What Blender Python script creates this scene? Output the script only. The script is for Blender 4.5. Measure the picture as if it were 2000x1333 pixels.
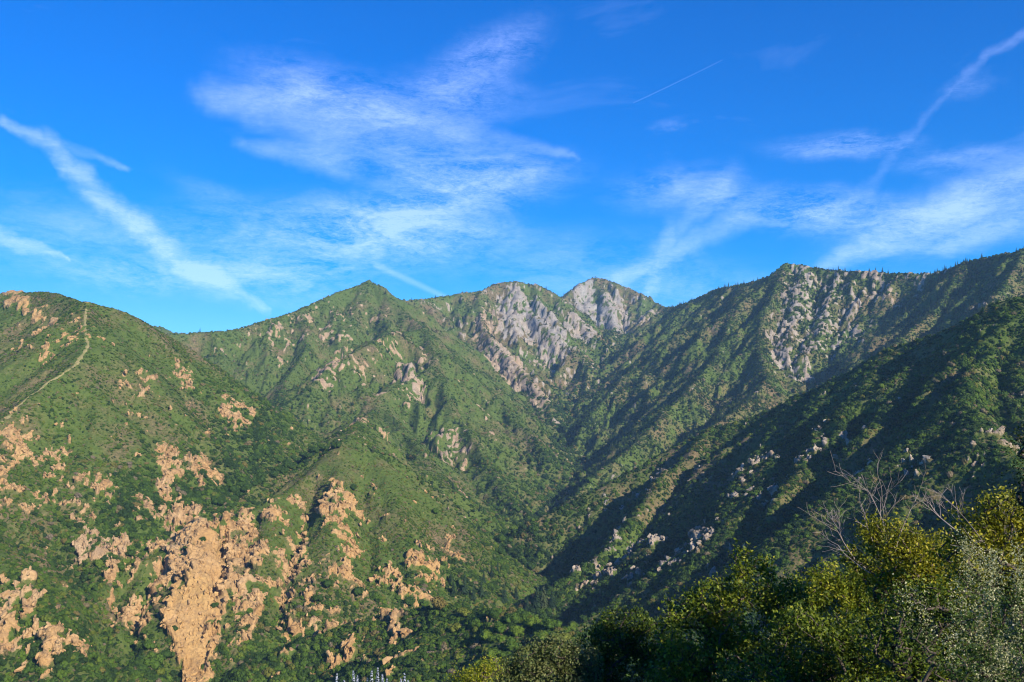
import bpy, math, random
import numpy as np
from math import radians, sin, cos, atan2, hypot, pi

# ------------------------------------------------------------------ scene, camera, light
scene = bpy.context.scene
for o in list(bpy.data.objects):
    bpy.data.objects.remove(o)
COL = scene.collection

F_PX = 1732.0                     # focal length for a picture 2000 px wide
PITCH = math.atan((760 - 666.5) / F_PX)
cam_d = bpy.data.cameras.new('camera')
cam_d.sensor_width = 36.0
cam_d.lens = 36.0 * F_PX / 2000.0
cam_d.clip_start = 0.2
cam_d.clip_end = 30000
cam = bpy.data.objects.new('camera', cam_d)
cam.rotation_euler = (pi / 2 + PITCH, 0, 0)
COL.objects.link(cam)
scene.camera = cam

SUN_AZ = radians(140)             # clockwise from +Y (the view direction)
SUN_EL = radians(27)
sun_d = bpy.data.lights.new('sun', 'SUN')
sun_d.energy = 5.0
sun_d.angle = radians(0.5)
sun_d.color = (1.0, 0.90, 0.75)
sun = bpy.data.objects.new('sun', sun_d)
sun.rotation_euler = (pi / 2 - SUN_EL, 0, pi - SUN_AZ)
COL.objects.link(sun)

scene.view_settings.view_transform = 'Standard'
scene.view_settings.look = 'None'
scene.view_settings.gamma = 1.0
scene.view_settings.use_curve_mapping = False
scene.view_settings.exposure = 0.80
cy = scene.cycles
cy.use_denoising = True
cy.denoising_prefilter = 'ACCURATE'
cy.filter_width = 1.1
cy.max_bounces = 5
cy.diffuse_bounces = 2
cy.glossy_bounces = 1
cy.transmission_bounces = 2
cy.transparent_max_bounces = 4
cy.volume_bounces = 0
cy.caustics_reflective = False
cy.caustics_refractive = False


def ray(px, py):
    u, v = (px - 1000) / F_PX, (666.5 - py) / F_PX
    return np.array([u, cos(PITCH) - v * sin(PITCH), sin(PITCH) + v * cos(PITCH)])


def pt(px, py, Y):
    d = ray(px, py)
    return d * (Y / d[1])


# ------------------------------------------------------------------ world: sky with cirrus and contrails
world = bpy.data.worlds.new('World')
scene.world = world
world.use_nodes = True
world.cycles.sampling_method = 'MANUAL'
world.cycles.sample_map_resolution = 512
WT = world.node_tree
WT.nodes.clear()


class NT:
    """small helper to write node maths"""
    def __init__(self, tree):
        self.t = tree

    def n(self, typ, **kw):
        nd = self.t.nodes.new(typ)
        for k, v in kw.items():
            setattr(nd, k, v)
        return nd

    def link(self, a, b):
        self.t.links.new(a, b)

    def put(self, sock, v):
        if isinstance(v, bpy.types.NodeSocket):
            self.t.links.new(v, sock)
        else:
            sock.default_value = v

    def m(self, op, a, b=0.0, c=0.0, clamp=False):
        nd = self.n('ShaderNodeMath', operation=op, use_clamp=clamp)
        self.put(nd.inputs[0], a)
        self.put(nd.inputs[1], b)
        self.put(nd.inputs[2], c)
        return nd.outputs[0]

    def mix(self, f, a, b, mode='MIX'):
        nd = self.n('ShaderNodeMix', data_type='RGBA', blend_type=mode)
        self.put(nd.inputs[0], f)
        self.put(nd.inputs[6], a)
        self.put(nd.inputs[7], b)
        return nd.outputs[2]

    def rng(self, v, a, b, c=0.0, d=1.0, smooth=False):
        nd = self.n('ShaderNodeMapRange')
        if smooth:
            nd.interpolation_type = 'SMOOTHSTEP'
        self.put(nd.inputs[0], v)
        for i, q in enumerate((a, b, c, d)):
            nd.inputs[i + 1].default_value = q
        return nd.outputs[0]

    def noise(self, vec, scale, detail=4.0, rough=0.55, dist=0.0):
        nd = self.n('ShaderNodeTexNoise')
        if vec is not None:
            self.put(nd.inputs['Vector'], vec)
        nd.inputs['Scale'].default_value = scale
        nd.inputs['Detail'].default_value = detail
        nd.inputs['Roughness'].default_value = rough
        nd.inputs['Distortion'].default_value = dist
        return nd.outputs[0]

    def attr(self, name, typ='GEOMETRY'):
        nd = self.n('ShaderNodeAttribute', attribute_type=typ, attribute_name=name)
        return nd.outputs['Fac']


w = NT(WT)
sky = w.n('ShaderNodeTexSky', sky_type='NISHITA', sun_disc=False)
sky.sun_elevation = SUN_EL
sky.sun_rotation = SUN_AZ
sky.altitude = 1200
sky.air_density = 1.0
sky.dust_density = 0.25
sky.ozone_density = 2.5
hs = w.n('ShaderNodeHueSaturation')
hs.inputs['Hue'].default_value = 0.522
hs.inputs['Saturation'].default_value = 1.85
hs.inputs['Value'].default_value = 1.08
w.link(sky.outputs[0], hs.inputs['Color'])
tc = w.n('ShaderNodeTexCoord')
sep = w.n('ShaderNodeSeparateXYZ')
w.link(tc.outputs['Generated'], sep.inputs[0])
DX, DY, DZ = sep.outputs
AZ = w.m('ARCTAN2', DX, DY)
EL = w.m('ARCSINE', DZ)
cmb = w.n('ShaderNodeCombineXYZ')
w.link(AZ, cmb.inputs[0]); w.link(EL, cmb.inputs[1])
# warp the sky coordinates a little so that no edge is straight
wn = w.n('ShaderNodeTexNoise')
w.link(cmb.outputs[0], wn.inputs['Vector'])
wn.inputs['Scale'].default_value = 14.0
wn.inputs['Detail'].default_value = 5.0
wsep = w.n('ShaderNodeSeparateColor')
w.link(wn.outputs['Color'], wsep.inputs[0])
wn2 = w.n('ShaderNodeTexNoise')
w.link(cmb.outputs[0], wn2.inputs['Vector'])
wn2.inputs['Scale'].default_value = 70.0
wn2.inputs['Detail'].default_value = 4.0
wsep2 = w.n('ShaderNodeSeparateColor')
w.link(wn2.outputs['Color'], wsep2.inputs[0])
AZ1 = w.m('ADD', AZ, w.m('MULTIPLY', w.m('SUBTRACT', wsep2.outputs[0], 0.5), 0.022))
EL1 = w.m('ADD', EL, w.m('MULTIPLY', w.m('SUBTRACT', wsep2.outputs[1], 0.5), 0.009))
AZW = w.m('ADD', AZ1, w.m('MULTIPLY', w.m('SUBTRACT', wsep.outputs[0], 0.5), 0.035))
ELW = w.m('ADD', EL1, w.m('MULTIPLY', w.m('SUBTRACT', wsep.outputs[1], 0.5), 0.020))


def azel(px, py):
    d = ray(px, py)
    return atan2(d[0], d[1]), atan2(d[2], hypot(d[0], d[1]))


def streak(a, b, w0, w1, op, warp=True):
    """soft line between two sky points"""
    (x0, y0), (x1, y1) = azel(*a), azel(*b)
    L = hypot(x1 - x0, y1 - y0)
    tx, ty = (x1 - x0) / L, (y1 - y0) / L
    ax = w.m('SUBTRACT', AZW if warp else AZ, x0)
    ay = w.m('SUBTRACT', ELW if warp else EL, y0)
    t = w.m('ADD', w.m('MULTIPLY', ax, tx), w.m('MULTIPLY', ay, ty))
    s = w.m('ADD', w.m('MULTIPLY', ax, -ty), w.m('MULTIPLY', ay, tx))
    over = w.m('MULTIPLY', w.m('SUBTRACT', t, w.m('MINIMUM', w.m('MAXIMUM', t, 0.0), L)), 0.55)
    d = w.m('SQRT', w.m('ADD', w.m('MULTIPLY', s, s), w.m('MULTIPLY', over, over)))
    wid = w.rng(t, 0, L, w0 / F_PX, w1 / F_PX)
    return w.m('MULTIPLY', w.rng(w.m('DIVIDE', d, wid), 1.25, 0.0, 0, 1, True), op)


def veil(px, py, rx, ry, ang, op):
    x0, y0 = azel(px, py)
    a = radians(ang)
    ax = w.m('SUBTRACT', AZW, x0)
    ay = w.m('SUBTRACT', ELW, y0)
    u = w.m('ADD', w.m('MULTIPLY', ax, cos(a) * F_PX / rx), w.m('MULTIPLY', ay, sin(a) * F_PX / rx))
    v = w.m('ADD', w.m('MULTIPLY', ax, -sin(a) * F_PX / ry), w.m('MULTIPLY', ay, cos(a) * F_PX / ry))
    d = w.m('SQRT', w.m('ADD', w.m('MULTIPLY', u, u), w.m('MULTIPLY', v, v)))
    return w.m('MULTIPLY', w.rng(d, 1.25, 0.0, 0, 1, True), op)


STREAKS = [((0, 236), (105, 285), 12, 20, .42), ((105, 285), (185, 375), 20, 27, .5), ((185, 375), (330, 490), 27, 27, .55),
           ((330, 490), (420, 548), 27, 22, .5), ((420, 548), (510, 602), 20, 9, .42), ((60, 262), (235, 324), 14, 8, .22),
           ((0, 460), (135, 516), 20, 4, .42), ((2000, 345), (1800, 435), 40, 46, .42),
           ((1800, 435), (1620, 510), 40, 20, .38), ((1430, 440), (1210, 540), 30, 20, .28), ((1300, 470), (1272, 585), 26, 20, .3),
           ((1420, 360), (1300, 480), 30, 30, .2), ((1860, 472), (2000, 436), 26, 34, .35), ((2000, 60), (1930, 105), 12, 10, .2),
           ((1930, 105), (1770, 265), 9, 9, .11), ((1770, 265), (1690, 370), 12, 16, .10), ((440, 190), (620, 215), 36, 60, .4),
           ((620, 215), (900, 262), 60, 40, .4), ((900, 262), (1120, 306), 32, 8, .2), ((480, 275), (640, 320), 14, 36, .25)]
VEILS = [(640, 180, 200, 55, -10, .34), (880, 190, 180, 62, 0, .36), (950, 110, 150, 58, 22, .36), (800, 310, 260, 60, -5, .36),
         (920, 365, 240, 62, 8, .5), (780, 440, 250, 70, 2, .6), (600, 470, 380, 90, 0, .4), (220, 540, 140, 38, 0, .36),
         (520, 545, 260, 55, 0, .46), (1330, 370, 150, 55, 0, .34), (1580, 412, 190, 48, -6, .62), (1640, 290, 150, 26, -4, .42),
         (1880, 312, 120, 26, 0, .26), (1860, 425, 260, 70, 14, .34), (1890, 175, 60, 22, 10, .2), (1300, 243, 40, 11, 0, .2),
         (430, 380, 120, 26, -18, .14), (1060, 500, 340, 70, 0, .22), (1250, 560, 320, 60, 0, .3), (100, 470, 280, 90, 0, .24)]
acc = 0.0
lines = 0.0
for s_ in STREAKS:
    lines = w.m('MAXIMUM', lines, streak(*s_))
for v_ in VEILS:
    acc = w.m('ADD', acc, w.m('MULTIPLY', veil(*v_), 0.8))
# fine fibres of the cirrus, drawn out along the wind
mp = w.n('ShaderNodeMapping')
mp.inputs['Rotation'].default_value = (0, 0, radians(14))
mp.inputs['Scale'].default_value = (1.0, 3.2, 1.0)
w.link(cmb.outputs[0], mp.inputs[0])
fib = w.noise(mp.outputs[0], 11.0, 8.0, 0.62, 0.7)
fine = w.noise(mp.outputs[0], 95.0, 7.0, 0.78, 0.8)
tex = w.m('ADD', w.rng(fib, 0.36, 0.68, 0.12, 1.15), w.m('MULTIPLY', w.m('SUBTRACT', fine, 0.5), 1.9))
tex = w.m('MAXIMUM', tex, 0.0)
base_cirrus = w.m('MULTIPLY', w.rng(w.noise(mp.outputs[0], 4.0, 6.0, 0.6, 0.5), 0.56, 0.8, 0, 0.16), w.rng(EL, 0.02, 0.2, 0, 1))
mask = w.m('MULTIPLY', acc, tex)
mask = w.m('ADD', mask, w.m('MULTIPLY', lines, w.m('ADD', 0.38, w.m('MULTIPLY', tex, 0.5))))
mask = w.m('ADD', mask, base_cirrus)
mask = w.m('ADD', mask, streak((1238, 201), (1410, 118), 1.4, 1.0, .09, False))
mask = w.m('ADD', mask, streak((740, 520), (868, 580), 9, 7, .2, False))
mask = w.m('MINIMUM', w.m('MAXIMUM', mask, 0.0), 0.55)
cloudcol = w.mix(w.rng(EL, 0.05, 0.38), (5.0, 6.6, 9.6, 1), (3.9, 5.0, 9.6, 1))
ssep = w.n('ShaderNodeSeparateColor'); scmb = w.n('ShaderNodeCombineColor')
w.link(hs.outputs[0], ssep.inputs[0])
for i_, (k_, g_) in enumerate(((.30, .55), (.16, 1.16), (.035, 1.08))):      # softer towards the horizon, deep azure above
    c_ = ssep.outputs[i_]
    w.link(w.m('DIVIDE', w.m('MULTIPLY', c_, g_), w.m('ADD', w.m('MULTIPLY', c_, k_), 1.0)), scmb.inputs[i_])
skycol = w.mix(mask, scmb.outputs[0], cloudcol)
bg = w.n('ShaderNodeBackground')
w.link(skycol, bg.inputs['Color'])
bg.inputs['Strength'].default_value = 0.114
wo = w.n('ShaderNodeOutputWorld')
w.link(bg.outputs[0], wo.inputs['Surface'])

# ------------------------------------------------------------------ numpy noise
_rs = np.random.RandomState(7)
_perm = _rs.permutation(4096)
_gang = _rs.rand(4096) * 2 * pi


def _h(ix, iy, seed):
    return _perm[(_perm[(ix + seed * 131) & 4095] + iy) & 4095]


def perlin(x, y, seed=0):
    ix = np.floor(x).astype(np.int64); iy = np.floor(y).astype(np.int64)
    fx = x - ix; fy = y - iy
    u = fx * fx * fx * (fx * (fx * 6 - 15) + 10); v = fy * fy * fy * (fy * (fy * 6 - 15) + 10)

    def g(dx, dy):
        a = _gang[_h(ix + dx, iy + dy, seed)]
        return np.cos(a) * (fx - dx) + np.sin(a) * (fy - dy)
    a = g(0, 0); b = g(1, 0); c = g(0, 1); d = g(1, 1)
    return 1.5 * ((a + u * (b - a)) * (1 - v) + (c + u * (d - c)) * v)


def fbm(x, y, wl, octs=4, seed=0, gain=0.5):
    r = 0; a = 1.0; t = 0
    for k in range(octs):
        r = r + a * perlin(x / wl, y / wl, seed + k); t += a
        a *= gain; wl *= 0.5
    return r / t


# ------------------------------------------------------------------ the land: ridge lines and valley floors (metres, camera at the origin)
def P(*pts):
    return [pt(*p) for p in pts]


RIDGES = [  # (region, slope of the flanks, ridge line)
    ('left', .74, P((-260, 620, 1800), (-60, 585, 1640), (0, 575, 1590), (85, 570, 1520), (130, 580, 1450), (170, 597, 1370))),
    ('left', .74, P((170, 597, 1370), (168, 650, 1260), (160, 695, 1190), (105, 742, 1120), (40, 790, 1060), (-20, 845, 1000), (-120, 930, 930))),
    ('left', .74, P((170, 597, 1370), (215, 600, 1400), (260, 620, 1440), (320, 652, 1490), (400, 703, 1550), (480, 762, 1590), (545, 812, 1620))),
    ('left', .74, P((-120, 930, 930), (-40, 1040, 830), (30, 1110, 780), (80, 1190, 730), (140, 1290, 690))),
    ('left', .74, P((-300, 800, 1100), (-120, 930, 930))),
    ('left', .74, P((215, 690, 1330), (300, 830, 1230), (370, 920, 1140), (420, 975, 1070), (400, 1010, 1030))),
    ('centre', .74, P((540, 790, 2050), (560, 838, 1700), (565, 880, 1430), (548, 920, 1260))),
    ('spur', .76, P((665, 875, 1200), (600, 930, 1120), (540, 975, 1050), (470, 1008, 1000), (400, 1030, 960), (330, 1070, 930), (260, 1105, 900), (200, 1165, 870), (165, 1250, 830))),
    ('spur', .76, P((665, 875, 1200), (740, 900, 1190), (820, 960, 1170), (900, 1030, 1130), (950, 1090, 1100))),
    ('spur', .76, P((540, 975, 1050), (500, 1080, 930), (480, 1180, 860), (455, 1260, 815))),
    ('spur', .76, P((400, 1030, 960), (385, 1120, 880), (350, 1220, 830))),
    ('spur', .76, P((665, 880, 1190), (655, 980, 1050), (630, 1090, 950), (610, 1180, 885))),
    ('spur', .76, P((740, 900, 1190), (780, 1000, 1080), (800, 1090, 1010), (805, 1150, 970))),
    ('centre', .66, P((150, 660, 2200), (250, 655, 2300), (350, 651, 2400), (450, 645, 2500), (530, 622, 2600), (590, 603, 2720), (660, 570, 2880), (720, 551, 3000))),
    ('centre', .50, P((200, 650, 3400), (310, 638, 3300), (350, 660, 3300))),
    ('centre', .66, P((720, 551, 3000), (745, 565, 2950), (790, 610, 2850), (830, 642, 2750), (870, 685, 2620), (920, 735, 2480), (980, 785, 2330), (1040, 850, 2150), (1075, 905, 2000))),
    ('centre', .66, P((720, 551, 3000), (760, 577, 3150), (790, 588, 3300))),
    ('centre', .66, P((830, 642, 2750), (800, 648, 2600), (765, 650, 2450), (700, 684, 2250), (640, 722, 2120), (590, 770, 1980))),
    ('centre', .68, P((830, 645, 2700), (850, 705, 2350), (800, 745, 2200), (745, 795, 2080), (710, 815, 1750), (690, 840, 1400), (665, 875, 1200))),
    ('centre', .68, P((850, 705, 2350), (875, 780, 2120), (920, 850, 1950), (965, 920, 1800), (1005, 985, 1620))),
    ('centre', .68, P((590, 603, 2720), (600, 680, 2450), (560, 740, 2250), (540, 790, 2050))),
    ('centre', .68, P((720, 551, 3000), (690, 620, 2750), (690, 665, 2600))),
    ('centre', .68, P((745, 795, 2080), (800, 850, 1800), (860, 930, 1600), (900, 990, 1480))),
    ('peak', .62, P((790, 588, 3300), (860, 580, 3500), (900, 572, 3550), (935, 570, 3600), (965, 556, 3680), (1005, 550, 3720), (1050, 556, 3720), (1085, 580, 3700), (1100, 600, 3800))),
    ('peak', .66, P((1005, 550, 3720), (1040, 620, 3450), (1080, 660, 3300), (1130, 690, 3150), (1150, 720, 3020))),
    ('peak', .62, P((935, 570, 3600), (945, 640, 3250), (985, 690, 2980), (1030, 735, 2780), (1075, 792, 2600))),
    ('peak', .66, P((1085, 580, 3700), (1140, 640, 3500), (1170, 680, 3350))),
    ('far', .66, P((1070, 600, 4000), (1095, 588, 4100), (1120, 565, 4250), (1160, 542, 4350), (1200, 552, 4300), (1250, 572, 4200), (1285, 594, 4100), (1310, 602, 3900), (1310, 601, 3600))),
    ('far', .66, P((1160, 542, 4350), (1195, 610, 4050), (1200, 655, 3800))),
    ('far', .66, P((1285, 594, 4100), (1240, 640, 3800), (1215, 680, 3500))),
    ('right', .68, P((1310, 601, 3600), (1350, 589, 3400), (1400, 565, 3150), (1450, 556, 2980), (1500, 540, 2860), (1535, 517, 2800), (1570, 520, 2760), (1640, 530, 2680), (1700, 531, 2600), (1760, 534, 2520), (1830, 533, 2430), (1880, 515, 2330), (1940, 500, 2230), (2000, 489, 2120), (2150, 470, 1950))),
    ('right', .68, P((1350, 589, 3400), (1310, 650, 3050), (1250, 705, 2800), (1190, 770, 2600), (1140, 825, 2400))),
    ('right', .68, P((1450, 556, 2980), (1425, 640, 2600), (1385, 715, 2300), (1310, 795, 2080), (1230, 875, 1900), (1150, 935, 1760))),
    ('right', .68, P((1535, 517, 2800), (1500, 600, 2550), (1480, 670, 2350), (1500, 735, 2120), (1450, 790, 1900), (1380, 840, 1780))),
    ('right', .68, P((1640, 530, 2680), (1610, 620, 2480), (1590, 690, 2300))),
    ('right', .68, P((1570, 520, 2760), (1555, 600, 2560), (1545, 670, 2380))),
    ('right', .68, P((1880, 515, 2330), (1830, 600, 2130), (1760, 660, 1980), (1680, 725, 1850))),
    ('right', .68, P((2000, 489, 2120), (1960, 560, 1950), (1900, 620, 1800))),
    ('ridge', .72, P((2350, 680, 1150), (2150, 620, 1080), (2000, 585, 1000), (1930, 605, 1040), (1830, 652, 1110), (1740, 685, 1170), (1640, 740, 1230), (1560, 777, 1280), (1470, 815, 1320), (1390, 838, 1350), (1300, 885, 1360), (1200, 940, 1350), (1110, 985, 1330), (1050, 1015, 1310))),
    ('ridge', 1.0, P((1390, 838, 1350), (1310, 915, 1240), (1260, 985, 1150), (1190, 1065, 1080), (1110, 1130, 1040), (1050, 1165, 1020))),
    ('ridge', .72, P((1560, 777, 1280), (1490, 870, 1130), (1440, 950, 1040), (1410, 1030, 970), (1380, 1100, 920), (1340, 1150, 880))),
    ('ridge', .72, P((1640, 740, 1230), (1570, 830, 1090), (1530, 910, 1000), (1480, 990, 930))),
    ('ridge', .72, P((1740, 685, 1170), (1660, 790, 1040), (1600, 880, 950), (1540, 960, 880), (1480, 1040, 830))),
    ('ridge', .72, P((2000, 585, 1000), (1905, 705, 910), (1880, 788, 840), (1780, 868, 820), (1690, 925, 800), (1600, 990, 790), (1520, 1065, 780), (1440, 1130, 770))),
    ('ridge', .72, P((1880, 788, 840), (1950, 872, 720), (2030, 975, 610), (2120, 1090, 520))),
    ('near', .50, P((1500, 1340, 300), (1300, 1295, 450), (1130, 1250, 600), (1000, 1203, 700), (880, 1193, 770), (760, 1205, 800), (640, 1243, 800), (500, 1305, 775))),
    ('near', .52, P((880, 1193, 770), (830, 1270, 690), (800, 1360, 630))),
    ('near', .52, P((1000, 1203, 700), (960, 1300, 620), (930, 1400, 560))),
]
CANYONS = [
    P((100, 1420, 700), (350, 1345, 780), (600, 1270, 870), (800, 1215, 960), (960, 1165, 1060), (990, 1100, 1250), (1030, 1000, 1600), (1080, 930, 1900), (1110, 870, 2200), (1095, 800, 2600), (1130, 740, 2900), (1180, 690, 3200), (1190, 670, 3600)),
    P((180, 1215, 900), (250, 1165, 985), (300, 1150, 1020), (440, 1090, 1140), (510, 985, 1340), (545, 850, 1750), (520, 800, 2000)),
]
REGION_NAMES = ['left', 'spur', 'centre', 'peak', 'far', 'right', 'ridge', 'near', 'hillside']


def smooth_line(pts, n=4):
    pts = [np.array(p) for p in pts]
    out = []
    for i in range(len(pts) - 1):
        p0 = pts[max(i - 1, 0)]; p1 = pts[i]; p2 = pts[i + 1]; p3 = pts[min(i + 2, len(pts) - 1)]
        for k in range(n):
            t = k / n
            out.append(0.5 * (2 * p1 + (p2 - p0) * t + (2 * p0 - 5 * p1 + 4 * p2 - p3) * t * t + (3 * p1 - p0 - 3 * p2 + p3) * t ** 3))
    out.append(pts[-1])
    return np.array(out)


def seg_field(X, Y, line, slope, rnd):
    """height of a ridge with even flanks, and distance from its crest"""
    best = np.full(X.shape, -1e9); dist = np.full(X.shape, 1e9)
    for a, b in zip(line[:-1], line[1:]):
        dx, dy = b[0] - a[0], b[1] - a[1]
        L2 = dx * dx + dy * dy + 1e-6
        t = np.clip(((X - a[0]) * dx + (Y - a[1]) * dy) / L2, 0, 1)
        d = np.hypot(X - a[0] - t * dx, Y - a[1] - t * dy)
        v = a[2] + t * (b[2] - a[2]) - slope * (np.sqrt(d * d + rnd * rnd) - rnd)
        np.maximum(best, v, out=best); np.minimum(dist, d, out=dist)
    return best, dist


GX0, GX1, GY0, GY1 = -2700.0, 2500.0, -200.0, 4900.0
CS = 10.0
cx = np.arange(GX0, GX1 + 1, CS); cyy = np.arange(GY0, GY1 + 1, CS)
CX, CY = np.meshgrid(cx, cyy)            # [row=y, col=x]
wx = 26 * fbm(CX, CY, 230, 3, 11); wy = 26 * fbm(CX, CY, 230, 3, 21)
sl_n = 1 + 0.16 * fbm(CX, CY, 420, 3, 31)
reg_best = np.full(CX.shape, -1e9); REG = np.full(CX.shape, 8, np.int32)
K = 5.0
H0 = np.full(CX.shape, -400.0)
from_crest = np.full(CX.shape, 500.0)
for name, s_, line in RIDGES:
    ln = smooth_line(line, 2)
    ext = (ln[:, 2].max() + 320) / (s_ * 0.8)
    c0, c1 = max(int((ln[:, 0].min() - ext - GX0) / CS), 0), int((ln[:, 0].max() + ext - GX0) / CS) + 1
    r0, r1 = max(int((ln[:, 1].min() - ext - GY0) / CS), 0), int((ln[:, 1].max() + ext - GY0) / CS) + 1
    W = (slice(r0, r1), slice(c0, c1))
    X_, Y_ = CX[W], CY[W]
    f0, d0 = seg_field(X_, Y_, ln, s_, 9.0)
    # warp and slope change fade in away from the crest so that the crest stays in place
    f1, _ = seg_field(X_ + wx[W], Y_ + wy[W], ln, s_, 9.0)
    q = np.clip(d0 / 70.0, 0, 1)
    f = f0 * (1 - q) + f1 * q - (sl_n[W] - 1) * np.minimum(d0, 400) * s_
    from_crest[W] = np.minimum(from_crest[W], d0)
    upd = f > reg_best[W]
    reg_best[W][upd] = f[upd]; REG[W][upd] = REGION_NAMES.index(name)
    m_ = np.maximum(H0[W], f)
    H0[W] = m_ + K * np.log(np.exp((H0[W] - m_) / K) + np.exp((f - m_) / K))
# valley floors fill the bottoms
fl = np.full(CX.shape, 1e9)
for c in CANYONS:
    ln = smooth_line(c, 3)
    for a, b in zip(ln[:-1], ln[1:]):
        dx, dy = b[0] - a[0], b[1] - a[1]
        t = np.clip(((CX - a[0]) * dx + (CY - a[1]) * dy) / (dx * dx + dy * dy + 1e-6), 0, 1)
        d = np.hypot(CX - a[0] - t * dx, CY - a[1] - t * dy)
        fl = np.minimum(fl, a[2] + t * (b[2] - a[2]) + 0.10 * np.minimum(d, 150))
H0 = np.maximum(H0, fl - 6)


def hillside(X, Y):
    """the slope the photographer stands on, with the bank rising to the right"""
    h = -1.75 - 0.50 * np.maximum(Y, 0) + 0.20 * np.clip(X, -400, 120) - 0.00018 * np.maximum(Y - 30, 0) ** 2 - 0.05 * np.minimum(Y, 0)
    bank = np.maximum(0, X - 15 - 0.45 * np.maximum(Y, -30))
    return h + np.minimum(0.25 * bank, 2 + 0.01 * bank)


HN = hillside(CX, CY)
upd = HN > np.maximum(reg_best, -300)
REG[upd] = 8
H0 = np.maximum(H0, HN)

# finer grid: gullies cut along the fall line
FS = 5.0
fx = np.arange(GX0, GX1 + 0.1, FS); fy = np.arange(GY0, GY1 + 0.1, FS)
FX, FY = np.meshgrid(fx, fy)


def cubic_sample(G, gx0, gy0, step, X, Y):
    u = np.clip((X - gx0) / step, 1.0, G.shape[1] - 3.001); v = np.clip((Y - gy0) / step, 1.0, G.shape[0] - 3.001)
    i = u.astype(np.int64); j = v.astype(np.int64)
    a = u - i; b = v - j

    def wts(t):
        return (-.5 * t + t * t - .5 * t ** 3, 1 - 2.5 * t * t + 1.5 * t ** 3, .5 * t + 2 * t * t - 1.5 * t ** 3, -.5 * t * t + .5 * t ** 3)
    wa, wb = wts(a), wts(b)
    r = 0
    for q in range(4):
        row = 0
        for p in range(4):
            row = row + wa[p] * G[j + q - 1, i + p - 1]
        r = r + wb[q] * row
    return r


H = cubic_sample(H0, GX0, GY0, CS, FX, FY)


def erosion(Hh, wl, amp, seed):
    gy, gx = np.gradient(Hh, FS)
    g = np.hypot(gx, gy) + 1e-4
    sx, sy = -gy / g, gx / g
    px, py = FX / wl, FY / wl
    ix = np.floor(px).astype(np.int64); iy = np.floor(py).astype(np.int64)
    num = np.zeros_like(Hh); den = np.zeros_like(Hh) + 1e-6
    for dy in (-1, 0, 1):
        for dx in (-1, 0, 1):
            a = _h(ix + dx, iy + dy, seed)
            jx = (_perm[a & 4095] / 4096.0); jy = (_perm[(a + 77) & 4095] / 4096.0)
            vx = px - (ix + dx + jx); vy = py - (iy + dy + jy)
            d2 = vx * vx + vy * vy
            ww = np.maximum(np.exp(-2.0 * d2) - 0.011, 0)
            num += np.cos((vx * sx + vy * sy) * 2 * pi) * ww
            den += ww
    n = num / den
    n = 1 - np.sqrt(np.clip((1 - n) * 0.5, 0, 1)) * 2      # sharper ridges, rounder gullies
    return n * amp * np.clip(g * 1.8, 0, 1.1)


# distance below the local crest, so that crests keep their outline
FC = cubic_sample(from_crest, GX0, GY0, CS, FX, FY)
fade = np.clip(FC / 45.0, 0.05, 1)
nearfade = np.clip((FY - 150) / 300.0, 0, 1)
# gullies are deeper on the high rocky walls
REGF = REG[np.clip(((FY - GY0) / CS + .5).astype(int), 0, REG.shape[0] - 1), np.clip(((FX - GX0) / CS + .5).astype(int), 0, REG.shape[1] - 1)]
gain = np.array([0.9, 0.9, 1.4, 1.6, 1.6, 1.45, 1.3, 0.9, 0.1])[REGF]
gain = gain * np.clip(FY / 1600.0, 0.75, 1.5)
H = H + erosion(H, 150.0, 15.0, 3) * fade * nearfade * gain
H = H + erosion(H, 70.0, 7.0, 5) * fade * nearfade * gain
H = H + erosion(H, 33.0, 2.8, 9) * (0.3 + 0.7 * fade) * nearfade * gain
H = H + fbm(FX, FY, 60, 3, 41) * 1.6 * nearfade


def height(X, Y):
    return cubic_sample(H, GX0, GY0, FS, np.asarray(X, float), np.asarray(Y, float))


GYY, GXX = np.gradient(H, FS)


def slope_at(X, Y):
    return cubic_sample(GXX, GX0, GY0, FS, X, Y), cubic_sample(GYY, GX0, GY0, FS, X, Y)


def region_at(X, Y):
    i = np.clip(((X - GX0) / CS + .5).astype(int), 0, REG.shape[1] - 1); j = np.clip(((Y - GY0) / CS + .5).astype(int), 0, REG.shape[0] - 1)
    return REG[j, i]


_ts = np.geomspace(60, 4800, 2200)


def hit(px, py):
    """first point of the land seen along a line of sight"""
    d = ray(px, py); d = d / d[1]
    X = d[0] * _ts; Y = _ts; Z = d[2] * _ts
    b = np.nonzero(Z < height(X, Y))[0]
    if len(b) == 0:
        return None
    i = b[0]
    return np.array([X[i], Y[i], float(height(X[i:i + 1], Y[i:i + 1])[0])])

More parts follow.
